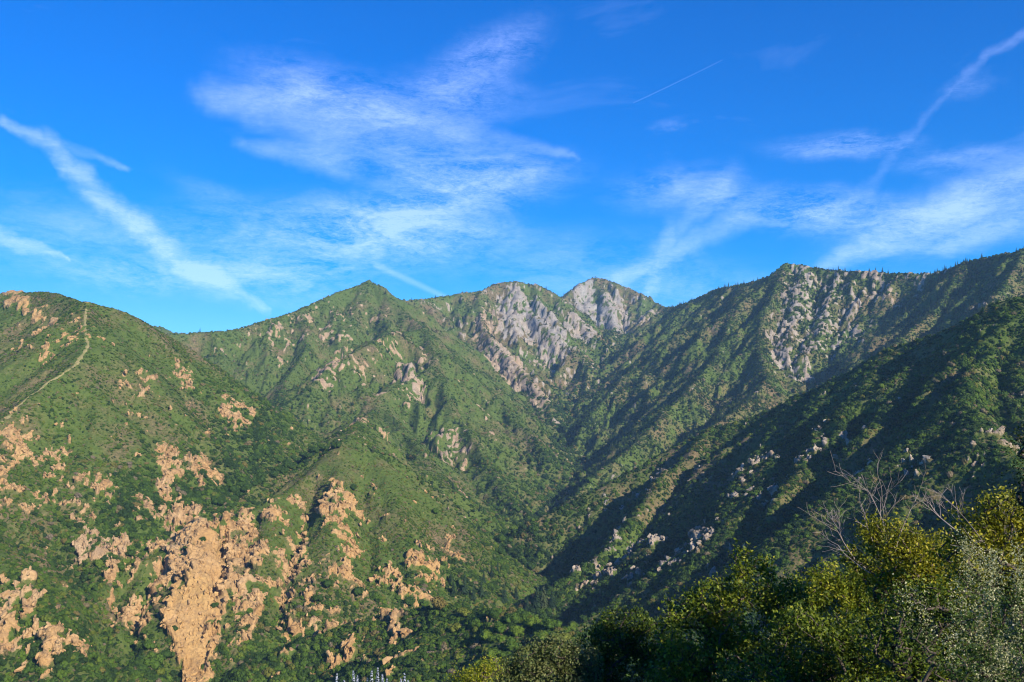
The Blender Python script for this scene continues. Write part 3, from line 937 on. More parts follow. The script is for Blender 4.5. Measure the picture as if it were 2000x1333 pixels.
def scatter(name, coll, P_, rot, scl, idx, attrs, parent=None, label=None):
    """one object whose points carry copies of the meshes in coll"""
    me = bpy.data.meshes.new(name)
    me.vertices.add(len(P_)); me.vertices.foreach_set('co', np.ascontiguousarray(P_, np.float32).ravel())
    for nm, arr in (('rot', rot), ('scl', scl)):
        a = me.attributes.new(nm, 'FLOAT_VECTOR', 'POINT'); a.data.foreach_set('vector', np.ascontiguousarray(arr, np.float32).ravel())
    a = me.attributes.new('idx', 'INT', 'POINT'); a.data.foreach_set('value', np.ascontiguousarray(idx, np.int32))
    for nm, arr in attrs.items():
        fattr(me, nm, arr)
    o = bpy.data.objects.new(name, me)
    ng = bpy.data.node_groups.new(name + '_spread', 'GeometryNodeTree')
    ng.interface.new_socket('Geometry', in_out='INPUT', socket_type='NodeSocketGeometry')
    ng.interface.new_socket('Geometry', in_out='OUTPUT', socket_type='NodeSocketGeometry')
    N = ng.nodes.new; Lk = ng.links.new
    gi = N('NodeGroupInput'); go = N('NodeGroupOutput')
    ci = N('GeometryNodeCollectionInfo'); ci.inputs['Collection'].default_value = coll
    ci.inputs['Separate Children'].default_value = True; ci.inputs['Reset Children'].default_value = True
    ip = N('GeometryNodeInstanceOnPoints'); ip.inputs['Pick Instance'].default_value = True

    def na(nm, ty):
        q = N('GeometryNodeInputNamedAttribute'); q.data_type = ty; q.inputs['Name'].default_value = nm
        return q.outputs['Attribute']
    e = N('FunctionNodeEulerToRotation'); Lk(na('rot', 'FLOAT_VECTOR'), e.inputs[0])
    Lk(gi.outputs[0], ip.inputs['Points']); Lk(ci.outputs[0], ip.inputs['Instance'])
    Lk(na('idx', 'INT'), ip.inputs['Instance Index']); Lk(e.outputs[0], ip.inputs['Rotation']); Lk(na('scl', 'FLOAT_VECTOR'), ip.inputs['Scale'])
    Lk(ip.outputs[0], go.inputs[0])
    md = o.modifiers.new('spread', 'NODES'); md.node_group = ng
    link(o, parent, kind='stuff')
    if label:
        o['label'] = label
    return o


# ------------------------------------------------------------------ where the plants stand
def candidates(n, r0, r1, half=32.5):
    th = np.radians((rng.rand(n) * 2 - 1) * half)
    r = np.sqrt(r0 * r0 + rng.rand(n) * (r1 * r1 - r0 * r0))
    return r * np.sin(th), r * np.cos(th), r, th


def visible(r, th):
    i = np.clip(np.searchsorted(RR, r), 0, nr - 1); j = np.clip(np.searchsorted(TH, th), 0, nc - 1)
    return VIS[i, j]


# distance to the canyon bottoms
DC = np.full(CX.shape, 1e9)
for c in CANYONS:
    DC = np.minimum(DC, seg_field(CX, CY, smooth_line(c, 2), 1.0, .1)[1])


def csample(G, X, Y):
    i = np.clip(((X - GX0) / CS + .5).astype(int), 0, G.shape[1] - 1); j = np.clip(((Y - GY0) / CS + .5).astype(int), 0, G.shape[0] - 1)
    return G[j, i]


def uni(n):
    return np.interp(n / 0.42, _ex, _ey)


TRAIL_PX = [(168, 606, 1345), (166, 630, 1295), (168, 655, 1250), (172, 672, 1222), (160, 695, 1190), (140, 715, 1155), (105, 742, 1120), (70, 768, 1088), (40, 790, 1060), (0, 828, 1015), (-30, 855, 990)]
TRAIL = smooth_line([pt(*p) for p in TRAIL_PX], 8)


def trail_dist(X, Y):
    return seg_field(X, Y, TRAIL[::3], 1.0, .1)[1]


bands = [(14000, 130, 560), (130000, 560, 1150), (110000, 1150, 1750), (230000, 1750, 2900), (250000, 2900, 4600)]
Xs, Ys, Ss, Is, Ts, Gs = [], [], [], [], [], []
FIRP = []
for n_, r0, r1 in bands:
    X, Y, r, th = candidates(n_, r0, r1)
    k = visible(r, th); X, Y, r, th = X[k], Y[k], r[k], th[k]
    rk_, rp_ = rock_at(X, Y)
    reg = region_at(X, Y)
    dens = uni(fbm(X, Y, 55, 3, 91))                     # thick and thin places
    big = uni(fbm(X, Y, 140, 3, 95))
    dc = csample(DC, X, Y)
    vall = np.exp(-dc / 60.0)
    keep = ((rk_ < .35) | ((rp_ < 1.0) & (rng.rand(len(X)) < (.14 if r0 < 1700 else .32)))) & (rng.rand(len(X)) < np.clip(.22 + 1.0 * dens + vall + np.array([0, -.05, 0, 0, 0, .4, .3, .1, 0])[reg], 0, 1))
    if r0 < 1500:
        td = np.full(len(X), 99.0); q = (X < -450) & (Y > 950) & (Y < 1400)
        td[q] = trail_dist(X[q], Y[q]); keep &= td > 1.2 + 2.5 * rng.rand(len(X))
    X, Y, r, rp_, reg, dens, big, vall = (a[keep] for a in (X, Y, r, rp_, reg, dens, big, vall))
    far = np.clip((r - 700) / 2600, 0, 1)
    size = (.8 + 1.0 * big * dens + 1.7 * rng.rand(len(X)) ** 3) * (1 + .38 * far)
    size *= np.array([.9, .68, 1., 1., 1., 1.15, 1.25, 1.3, 1.])[reg]
    size = size * (1 + 1.5 * vall * rng.rand(len(X))) 
    tint = .36 - .28 * vall + .34 * fbm(X, Y, 150, 4, 99, .7) + .24 * rng.normal(size=len(X)) + np.array([.06, .20, .0, -.08, -.1, -.2, -.14, -.04, 0])[reg]  # vall term darkens canyon brush, painting in shade the ravine lacks
    tint = np.where(rng.rand(len(X)) < .07, .85 + .15 * rng.rand(len(X)), tint)
    # conifers on the high northern slopes and in the canyon
    fp = np.array([0, 0, .008, .05, .04, .11, 0, 0, 0])[reg] * np.clip(uni(fbm(X, Y, 260, 3, 77)) * 2 - .3, 0, 1.5)
    isf = rng.rand(len(X)) < fp
    fi = np.nonzero(isf)[0]
    FIRP.append(np.stack([X[fi], Y[fi], (5 + 10 * rng.rand(len(fi)) ** 1.7) * (1 + .25 * far[fi]), reg[fi]], 1))
    Xs.append(X[~isf]); Ys.append(Y[~isf]); Ss.append(size[~isf]); Ts.append(tint[~isf]); Gs.append(reg[~isf])
Xs, Ys, Ss, Ts, Gs = (np.concatenate(a) for a in (Xs, Ys, Ss, Ts, Gs))
FIRP = np.vstack(FIRP)
Zs = height(Xs, Ys)
Is = rng.randint(0, 4, len(Xs)); Is[Ss > 3.0] = 4
print('shrubs', len(Xs), 'firs', len(FIRP))
STUFF_LABEL = dict(left='low green chaparral covering the left mountain', spur='low green brush between the tan rocks of the spur', centre='green chaparral covering the pointed middle mountain',
                   peak='dark brush on the flat-topped rocky peak', far='dark brush on the farthest peak', right='dark brush and oak scrub on the high right-hand mountain',
                   ridge='dense dark chaparral on the ribbed right-hand ridge', near='thick brush on the near slope at the bottom', hillside='brush on the hillside')
for k, nm in enumerate(REGION_NAMES):
    q = Gs == k
    if q.sum() == 0 or nm not in LAND:
        continue
    n = q.sum()
    sx_, sy_ = slope_at(Xs[q], Ys[q])                      # the low canopy leans with the slope
    rot = np.stack([rng.normal(size=n) * .15, np.arctan(np.hypot(sx_, sy_)) * .75 + rng.normal(size=n) * .1, np.arctan2(-sy_, -sx_) + rng.normal(size=n) * .3], 1)
    flip = np.where(rng.rand(n, 2) < .5, -1, 1)
    scl = Ss[q][:, None] * np.stack([(.8 + .45 * rng.rand(n)) * flip[:, 0], (.8 + .45 * rng.rand(n)) * flip[:, 1], .6 + .45 * rng.rand(n)], 1)
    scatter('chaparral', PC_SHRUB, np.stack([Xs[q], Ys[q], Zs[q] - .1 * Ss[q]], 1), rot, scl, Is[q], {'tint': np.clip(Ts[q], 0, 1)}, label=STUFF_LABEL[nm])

# firs: the largest in view one by one, the rest as a wood
app = FIRP[:, 2] / np.hypot(FIRP[:, 0], FIRP[:, 1])
order = np.argsort(-app)
FZ = height(FIRP[:, 0], FIRP[:, 1])
rest = order[240:]
n = len(rest)
hh = FIRP[rest, 2]
scatter('fir_wood', PC_FIR, np.stack([FIRP[rest, 0], FIRP[rest, 1], FZ[rest]], 1), np.stack([rng.normal(size=n) * .03, rng.normal(size=n) * .03, rng.rand(n) * 6.28], 1),
        np.stack([hh * (.8 + .4 * rng.rand(n)), hh * (.8 + .4 * rng.rand(n)), hh], 1), rng.randint(0, 3, n), {'tint': rng.rand(n)}, label='far fir wood on the upper slopes')

# ------------------------------------------------------------------ firs and oaks one can tell apart
def tinted_mat(name, ramp, trans, value):
    m, t = new_mat(name)
    x = value
    for (p0, c0), (p1, c1) in zip(ramp[:-1], ramp[1:]):
        if p0 <= x <= p1:
            k = (x - p0) / (p1 - p0); col = tuple(a + (b - a) * k for a, b in zip(c0, c1))
    nz = t.noise(None, 3.0, 3)
    c = t.mix(nz, tuple(v * .7 for v in col) + (1,), tuple(v * 1.3 for v in col) + (1,))
    out(t, bsdf(t, c, .75, None, .15))
    return m


FIR_MATS = [tinted_mat('fir_green_%s' % q, RAMP_FIR, 0, v) for q, v in (('dark', .2), ('middle', .6), ('light', 1.0))]
FIR_SINGLE, FIR_CROWN, FIR_TRUNK = [], [], []
for k in range(3):
    c_, t_ = fir_arrays(230 + k, 15)
    me = mesh_from_arrays('fir_crown', *c_); me.materials.append(FIR_MATS[k]); FIR_CROWN.append(me)
    me = mesh_from_arrays('fir_trunk', *t_); me.materials.append(mat_barkfar); FIR_TRUNK.append(me)
    V, Fq = join([c_, t_]); me = mesh_from_arrays('fir_whole', V, Fq); me.materials.append(FIR_MATS[k]); FIR_SINGLE.append(me)


def empty(name, loc, **props):
    o = bpy.data.objects.new(name, None); o.location = loc; o.empty_display_size = .5
    return link(o, **props)


def place_fir(x, y, h, label, group, parts, kind):
    z = float(height(np.array([x]), np.array([y]))[0])
    if parts:
        e = empty('fir_tree', (x, y, z), label=label, category='fir', group=group)
        e.scale = (h, h, h); e.rotation_euler = (0, 0, rng.rand() * 6.28)
        link(bpy.data.objects.new('crown', FIR_CROWN[kind]), e); link(bpy.data.objects.new('trunk', FIR_TRUNK[kind]), e)
    else:
        o = bpy.data.objects.new('fir_tree', FIR_SINGLE[kind])
        o.location = (x, y, z); o.scale = (h * .95, h * .95, h); o.rotation_euler = (0, 0, rng.rand() * 6.28)
        link(o, label=label, category='fir', group=group)


FIR_LABEL = dict(centre='small dark fir on the slope of the pointed middle mountain', peak='small dark fir on the flank of the flat-topped rocky peak',
                 far='small dark fir below the farthest white-faced peak', right='small dark fir on the wooded slopes of the high right-hand mountain',
                 ridge='small fir in the brush of the ribbed right-hand ridge', spur='small fir at the foot of the tan rocky spur', left='small fir in the gully below the left mountain',
                 near='small fir in the brush of the near slope', hillside='small fir on the hillside')
for i in order[:240]:
    nm = REGION_NAMES[int(FIRP[i, 3])]
    kd = rng.randint(3)
    lb = FIR_LABEL[nm].replace('small dark fir', 'small %s fir' % ('blackish', 'dark green', 'lighter green')[kd]) + (', high up' if FZ[i] > 150 else ', low down' if FZ[i] < 20 else ', halfway up')
    place_fir(FIRP[i, 0], FIRP[i, 1], FIRP[i, 2], lb, lb.replace(' fir ', ' firs '), False, kd)
for (px_, py_, h_) in [(885, 1166, 20), (908, 1160, 24), (925, 1172, 18), (940, 1168, 20), (985, 1178, 24), (1008, 1172, 20), (1050, 1190, 27), (1062, 1188, 29), (1078, 1192, 24), (1030, 1192, 17), (1300, 1190, 18), (1285, 1196, 15), (960, 1130, 15), (972, 1120, 14), (945, 1140, 16), (880, 1140, 14), (1110, 1205, 15)]:
    q = hit(px_, py_)
    place_fir(q[0], q[1], h_, 'tall green fir standing in the canyon bottom below the tan spur', 'tall firs in the canyon bottom', True, rng.randint(3))

OAK_COL = [('dark green', .12), ('green', .36), ('bright green', .58), ('olive', .76), ('brown', .9)]
OAK_MATS = [tinted_mat('oak_' + q.replace(' ', '_'), RAMP_CHAP, 0, v) for q, v in OAK_COL]
OAK_CROWN = [[shrub_mesh('oak_crown', 400 + k * 7 + j, 11, 800, .95, .15, OAK_MATS[k], .6) for j in range(2)] for k in range(5)]
tv, tf = tube(np.array([0, 0, -.4]), np.array([0, 0, .7]), .08, .05)
OAK_TRUNK = mesh_from_arrays('oak_trunk', tv, tf); OAK_TRUNK.materials.append(mat_barkfar)


def place_oak(q, r, k, label, group):
    e = empty('oak_tree', (q[0], q[1], q[2]), label=label, category='tree', group=group)
    e.scale = (r, r, r * (.85 + .3 * rng.rand())); e.rotation_euler = (0, 0, rng.rand() * 6.28)
    c = bpy.data.objects.new('crown', OAK_CROWN[k][rng.randint(2)]); c.location = (0, 0, .25)
    link(c, e); link(bpy.data.objects.new('trunk', OAK_TRUNK), e)


# (px, py, radius in m, colour) round trees of the canyon mouth and the slopes above it
OAKS = [(858, 1195, 8, 4), (830, 1190, 6, 1), (800, 1186, 7, 0), (905, 1205, 6, 3), (960, 1212, 7, 0), (1000, 1220, 6, 1), (1040, 1228, 7, 2), (1080, 1232, 7, 1), (1120, 1236, 6, 2), (1010, 1245, 6, 2),
        (975, 1240, 6, 1), (950, 1255, 6, 2), (1060, 1255, 6, 2), (1100, 1258, 6, 3), (1150, 1250, 6, 1), (1185, 1245, 5, 2), (1090, 1216, 6, 0), (1140, 1215, 5, 0), (1180, 1216, 5, 1), (1220, 1225, 5, 3),
        (930, 1228, 5, 1), (890, 1235, 5, 3), (1000, 1275, 6, 1), (960, 1290, 5, 2), (1025, 1282, 5, 3), (640, 1150, 7, 0), (700, 1170, 7, 0), (735, 1175, 6, 1), (620, 1180, 6, 0), (330, 1290, 8, 0), (300, 1310, 9, 1), (290, 1270, 6, 1),
        (340, 1235, 4, 0), (420, 1190, 4, 0), (425, 1225, 4, 0), (365, 1080, 5, 0), (395, 1060, 5, 0), (1005, 1040, 7, 2), (1010, 1000, 6, 1), (990, 1020, 6, 3), (960, 1010, 6, 3), (1040, 1005, 6, 2), (1030, 985, 7, 1), (1060, 960, 8, 1), (1085, 945, 8, 3), (1100, 920, 8, 1),
        (1130, 930, 7, 3), (1120, 955, 7, 2), (1150, 945, 7, 1), (980, 1060, 6, 1), (975, 1085, 6, 0), (850, 1005, 5, 1), (690, 960, 6, 0), (560, 1170, 5, 0), (545, 905, 6, 1), (520, 890, 6, 1), (500, 905, 6, 0), (470, 945, 6, 1), (450, 960, 6, 1), (235, 1115, 6, 1), (255, 1090, 6, 0), (205, 1125, 6, 1),
        (1580, 840, 5, 2), (1590, 855, 4, 3), (1475, 970, 4, 1), (1530, 1000, 3.5, 1), (1640, 965, 4, 1), (1720, 760, 4, 2), (1700, 770, 3, 3), (1740, 690, 4, 3), (1895, 710, 3, 3), (1900, 730, 3, 3), (1660, 780, 3.5, 1), (1620, 770, 3.5, 2), (1310, 1000, 4, 1), (1350, 960, 4, 0), (1190, 1170, 4, 1), (1240, 1185, 5, 3), (1320, 1195, 5, 1), (1350, 1180, 5, 0)]
for k_ in range(26):  # added row of dark oaks standing in for the shadow behind the spur crest
    f_ = k_ / 25
    OAKS.append((636 - 210 * f_ + 10 * rng.normal(), 882 + 112 * f_ + 8 * (rng.rand() - 1), 5 + 3 * rng.rand(), 0))
OAK_WHERE = dict(left='below the left mountain', spur='on the tan rocky spur', centre='on the lower slopes of the middle mountain', peak='below the rocky peak', far='below the far peak',
                 right='at the foot of the right-hand mountain', ridge='in the brush of the ribbed right-hand ridge', near='on the near slope at the canyon mouth', hillside='on the hillside')
for (px_, py_, r_, k_) in OAKS:
    q = hit(px_, py_)
    if q is None:
        continue
    nm = OAK_WHERE[REGION_NAMES[int(region_at(q[:1], q[1:2])[0])]]
    place_oak(q, r_, k_, 'round %s oak %s' % (OAK_COL[k_][0], nm), 'round %s oaks %s' % (OAK_COL[k_][0], nm))

# ------------------------------------------------------------------ trail along the crest of the left mountain
mat_trail, t = new_mat('trail_grass')
geo = t.n('ShaderNodeNewGeometry')
nz = t.noise(geo.outputs['Position'], .25, 4, .65)
out(t, bsdf(t, t.mix(t.rng(nz, .35, .65), (.15, .16, .045, 1), (.30, .235, .12, 1)), .95, None, .1))
tr = np.array([(p[0], p[1]) for p in TRAIL])
dv = unit(np.gradient(tr, axis=0)); nvv = np.stack([-dv[:, 1], dv[:, 0]], 1)
wid = 1.1 + 1.9 * np.abs(perlin(np.arange(len(tr)) * .37, np.zeros(len(tr)), 5)) * 2
rows_ = []
for k_ in np.linspace(-1, 1, 5):
    p = tr + nvv * (wid * k_)[:, None]
    rows_.append(np.stack([p[:, 0], p[:, 1], height(p[:, 0], p[:, 1]) + .15 + .35 * (1 - abs(k_))], 1))
V = np.stack(rows_, 1).reshape(-1, 3)
Fq = np.array([(i * 5 + j, i * 5 + j + 1, i * 5 + j + 6, i * 5 + j + 5) for i in range(len(tr) - 1) for j in range(4)])
me = mesh_from_arrays('path', V, Fq); me.materials.append(mat_trail)
link(bpy.data.objects.new('path', me), kind='structure', label='pale grassy trail along the crest of the left mountain')

# ------------------------------------------------------------------ loose slabs and boulders on the outcrops
X, Y, r, th = candidates(420000, 620, 1500)
k = visible(r, th); X, Y, r = X[k], Y[k], r[k]
rk_, rp_ = rock_at(X, Y)
k = (rk_ > .45) & (rng.rand(len(X)) < np.where(rp_ > 1.0, .55, .42))
X, Y, r, rp_ = X[k], Y[k], r[k], rp_[k]
sz = np.where(rp_ > 1.0, .35 + 2.4 * rng.rand(len(X)) ** 5, .7 + 2.6 * rng.rand(len(X)) ** 3)
gx1, gy1 = slope_at(X, Y)
az_ = np.arctan2(gy1, gx1)
n = len(X)
rot = np.stack([rng.normal(size=n) * .35, rng.normal(size=n) * .25 - np.arctan(np.hypot(gx1, gy1)) * .8, az_ + rng.normal(size=n) * .5], 1)
scl = sz[:, None] * np.stack([1.2 + .9 * rng.rand(n), .6 + .5 * rng.rand(n), .7 + .6 * rng.rand(n)], 1)
dr_ = relief(X, Y, rk_[k], rp_); nl1 = np.sqrt(gx1 ** 2 + gy1 ** 2 + 1)
RPOS = np.stack([X - gx1 / nl1 * dr_, Y - gy1 / nl1 * dr_, height(X, Y) + dr_ / nl1 + .15 * sz], 1)
RHUE = np.clip(gsample(RH, X, Y), -.2, 1); RREG = region_at(X, Y); RIDX = rng.randint(0, 7, n)
print('rocks', n)
big = np.argsort(-(sz / r))[:300]
isbig = np.zeros(n, bool); isbig[big] = True
mat_rock_single, t = new_mat('rock_tan')
geo = t.n('ShaderNodeNewGeometry'); pos = geo.outputs['Position']
val = t.n('ShaderNodeValue'); val.outputs[0].default_value = .06
out(t, bsdf(t, rock_colour(t, val.outputs[0], pos), .92, bump(t, t.noise(pos, .8, 5, .65), .7, .6), .1))
ROCK1 = [rock_mesh('rock_slab', 300 + k_, mat_rock_single) for k_ in range(7)]
mat_rock_grey, t = new_mat('rock_grey')
geo = t.n('ShaderNodeNewGeometry'); pos = geo.outputs['Position']
val = t.n('ShaderNodeValue'); val.outputs[0].default_value = .7
out(t, bsdf(t, rock_colour(t, val.outputs[0], pos), .92, bump(t, t.noise(pos, .8, 5, .65), .7, .6), .1))
ROCK2 = [rock_mesh('rock_slab_grey', 300 + k_, mat_rock_grey) for k_ in range(7)]
for i in big:
    o = bpy.data.objects.new('rock', (ROCK2 if RHUE[i] > .3 else ROCK1)[RIDX[i]])
    o.location = RPOS[i]; o.rotation_euler = rot[i]; o.scale = scl[i]
    link(o, LAND[REGION_NAMES[RREG[i]]])
for k_, nm in enumerate(REGION_NAMES):
    q = (RREG == k_) & ~isbig
    if q.sum():
        scatter('rock_rubble', PC_ROCK, RPOS[q], rot[q], scl[q], RIDX[q], {'hue': RHUE[q]}, parent=LAND[nm])

# ------------------------------------------------------------------ foreground trees and shrubs
mat_bark, t = new_mat('bark')
geo = t.n('ShaderNodeNewGeometry'); pos = geo.outputs['Position']
nz = t.noise(pos, 14, 4, .6)
out(t, bsdf(t, t.mix(nz, (.035, .027, .02, 1), (.14, .115, .09, 1)), .9, bump(t, nz, .6, .01), .15))
mat_dead, t = new_mat('dead_wood')
geo = t.n('ShaderNodeNewGeometry')
out(t, bsdf(t, t.mix(t.noise(geo.outputs['Position'], 10, 3), (.17, .14, .115, 1), (.36, .31, .27, 1)), .85, None, .2))
LEAF_OAK = veg_mat('oak_leaves', [(0, (.026, .050, .007)), (.4, (.085, .125, .012)), (.7, (.175, .21, .016)), (1, (.29, .28, .025))], 'GEOMETRY', .28, rough=.5)
LEAF_GOLD = veg_mat('golden_oak_leaves', [(0, (.045, .066, .008)), (.4, (.14, .155, .012)), (.7, (.245, .24, .018)), (1, (.36, .31, .03))], 'GEOMETRY', .28, rough=.5)
LEAF_DARK = veg_mat('dark_oak_leaves', [(0, (.012, .024, .008)), (.5, (.025, .045, .012)), (1, (.06, .085, .018))], 'GEOMETRY', .2, rough=.5)
LEAF_GREY = veg_mat('grey_green_leaves', [(0, (.04, .06, .018)), (.5, (.095, .125, .035)), (1, (.19, .19, .075))], 'GEOMETRY', .2, rough=.6)
LEAF_BRUSH = veg_mat('brush_leaves', [(0, (.03, .055, .012)), (.5, (.06, .11, .022)), (1, (.13, .17, .04))], 'GEOMETRY', .25, rough=.55)
FLOWER = veg_mat('cream_flowers', [(0, (.14, .16, .06)), (.5, (.30, .31, .16)), (1, (.52, .50, .33))], 'GEOMETRY', .3, rough=.8)
PETAL = veg_mat('lupine_petals', [(0, (.12, .15, .20)), (.5, (.24, .27, .36)), (1, (.45, .47, .55))], 'GEOMETRY', .3, rough=.6)


def skeleton(base, targets, trunk_top, rs, step=.35, wob=.10):
    """branches that reach every target: returns nodes, parents, thickness count, end nodes"""
    nodes = [base]; par = [-1]
    n = max(3, int(np.linalg.norm(trunk_top - base) / step))
    bend = rs.normal(size=3) * .25
    for i in range(1, n + 1):
        f = i / n
        nodes.append(base + (trunk_top - base) * f + bend * sin(f * pi) + rs.normal(size=3) * .04); par.append(len(nodes) - 2)
    ends = []
    arr = np.zeros((60000, 3)); arr[:len(nodes)] = nodes; cnt = len(nodes)
    for q in sorted(range(len(targets)), key=lambda k: np.linalg.norm(targets[k] - trunk_top)):
        T = targets[q]
        d = arr[:cnt] - T
        cost = np.linalg.norm(d, axis=1) + .55 * np.maximum(d[:, 2], 0)
        k = int(np.argmin(cost)); p = arr[k].copy()
        L = np.linalg.norm(T - p); m = max(1, int(L / step))
        sag = rs.normal(size=3) * wob * L
        for i in range(1, m + 1):
            f = i / m
            arr[cnt] = p + (T - p) * f + sag * sin(f * pi) + (rs.normal(size=3) * .025 if i < m else 0)
            par.append(k); k = cnt; cnt += 1
        ends.append(k)
    count = np.zeros(cnt)
    for e in ends:
        count[e] += 1
    for i in range(cnt - 1, 0, -1):
        count[par[i]] += count[i]
    return arr[:cnt].copy(), np.array(par), count, np.array(ends)


def tubes_mesh(name, A, B, ra, rb, sides, mat):
    n = len(A)
    d = unit(B - A); u = unit(np.cross(d, np.array([.31, .72, .2]))); v = np.cross(d, u)
    a = np.arange(sides) * 2 * pi / sides
    ring = np.cos(a)[None, :, None] * u[:, None, :] + np.sin(a)[None, :, None] * v[:, None, :]
    V = np.concatenate([A[:, None, :] + ring * ra[:, None, None], B[:, None, :] + ring * rb[:, None, None]], 1).reshape(-1, 3)
    k = np.arange(sides); q = np.stack([k, (k + 1) % sides, sides + (k + 1) % sides, sides + k], 1)
    Fq = (q[None] + (np.arange(n) * 2 * sides)[:, None, None]).reshape(-1, 4)
    me = mesh_from_arrays(name, V, Fq); me.materials.append(mat)
    return me


def lobe_points(lobes, Y, n, rs, shell=.55):
    area = np.array([l[2] * l[3] for l in lobes], float); cnts = np.maximum(4, (n * area / area.sum())).astype(int)
    out_ = []
    for (px_, py_, rx_, ry_), c in zip(lobes, cnts):
        q = unit(rs.normal(size=(c, 3))) * (shell + (1 - shell) * rs.rand(c, 1) ** .5)
        k = Y / F_PX
        out_.append(pt(px_, py_, Y) + q * np.array([rx_ * k, rx_ * k * 1.1, ry_ * k]))
    return np.vstack(out_)


def leaves_mesh(name, P_, N_, size, rs, mat, tint, aspect=.55):
    V, Fq = leaf_quads(P_, N_, size, rs, aspect)
    me = mesh_from_arrays(name, V, Fq, False)
    fattr(me, 'tint', np.repeat(np.clip(tint, 0, 1), 4))
    me.materials.append(mat)
    return me


def plant(name, label, category, Y, lobes, base_px, mat, n=380, per=46, leaf=.06, seed=1, twig=.15, base_y=None, rmin=.006, rk=.011, dead=None, flowers=None, group=None, tint0=.45, trunk_f=.45, bark=None, crown_name='crown', shell=.45):
    rs = np.random.RandomState(seed)
    T = lobe_points(lobes, Y, n, rs, shell)
    bx = pt(base_px, 1200, Y)[0]; by = Y if base_y is None else base_y
    base = np.array([bx, by, float(height(np.array([bx]), np.array([by]))[0]) - .1])
    mid = T.mean(0)
    top = base + (mid - base) * np.array([.7, .7, trunk_f])
    nd, par, cnt, ends = skeleton(base, T, top, rs)
    rad = np.maximum(rmin, rk * cnt ** .5)
    e = empty(name, base, label=label, category=category)
    if group:
        e['group'] = group
    idx = np.arange(1, len(nd)); pa = par[1:]
    thick = rad[idx] > .035
    L = nd - base
    for nm, sel, sides in (('trunk', thick, 7), ('branches', ~thick, 4)):
        if sel.sum():
            link(bpy.data.objects.new(nm, tubes_mesh(nm, L[pa[sel]], L[idx[sel]], np.minimum(rad[pa[sel]], rad[idx[sel]] * 1.5), rad[idx[sel]], sides, bark or mat_bark)), e)
    # leaves on and around the twig ends
    E = L[ends]; S = L[par[ends]]
    f = rs.rand(len(ends), per, 1)
    Pq = S[:, None] * (1 - f) + E[:, None] * f + rs.normal(size=(len(ends), per, 3)) * twig
    own = np.repeat(np.arange(len(ends)), per)
    Pq = Pq.reshape(-1, 3)
    Nq = unit(rs.normal(size=Pq.shape) + np.array([0, -.1, .55]))
    ht = (Pq[:, 2] - Pq[:, 2].min()) / (np.ptp(Pq[:, 2]) + 1e-6)
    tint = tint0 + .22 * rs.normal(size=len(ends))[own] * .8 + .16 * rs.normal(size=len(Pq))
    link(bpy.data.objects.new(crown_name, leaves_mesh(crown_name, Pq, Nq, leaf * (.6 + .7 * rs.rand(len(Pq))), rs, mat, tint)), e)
    if flowers:
        fp, fsize, fshare = flowers
        k = rs.rand(len(ends)) < fshare
        Ek = L[ends][k]; Sk = L[par[ends]][k]
        f = rs.rand(len(Ek), fp, 1) ** .6
        Pf = (Sk[:, None] * (1 - f) + Ek[:, None] * (f * 1.15) - Sk[:, None] * .15 * 0 + rs.normal(size=(len(Ek), fp, 3)) * twig * .55).reshape(-1, 3)
        link(bpy.data.objects.new('flowers', leaves_mesh('flowers', Pf, unit(rs.normal(size=Pf.shape) + (0, -.2, .4)), fsize * (.6 + .8 * rs.rand(len(Pf))), rs, FLOWER, .5 + .25 * rs.normal(size=len(Pf)), .9)), e)
    if dead:
        A, B, RA, RB = [], [], [], []

        def grow(p, d, ln, r, depth):
            n_ = 4
            for i in range(n_):
                d = unit(d + rs.normal(size=3) * .13 + np.array([0, 0, .04])); q = p + d * ln / n_
                r1 = r * .86
                A.append(p - base); B.append(q - base); RA.append(r); RB.append(r1)
                p, r = q, r1
                if depth and i > 0:
                    for _ in range(1 + (rs.rand() < .4)):
                        side = unit(np.cross(d, rs.normal(size=3)))
                        grow(p, unit(d + side * (.45 + .5 * rs.rand())), ln * (.35 + .25 * rs.rand()), r * .62, depth - 1)
        for (ax, ay, bx_, by_) in dead:
            p0 = pt(ax, ay, Y + rs.normal() * .4); p1 = pt(bx_, by_, Y + rs.normal() * .4)
            grow(p0, unit(p1 - p0), np.linalg.norm(p1 - p0), .019, 2)
        link(bpy.data.objects.new('dead_branches', tubes_mesh('dead_branches', np.array(A), np.array(B), np.maximum(np.array(RA), .0045), np.maximum(np.array(RB), .004), 5, mat_dead)), e)['label'] = 'bare grey dead branches'
    return e


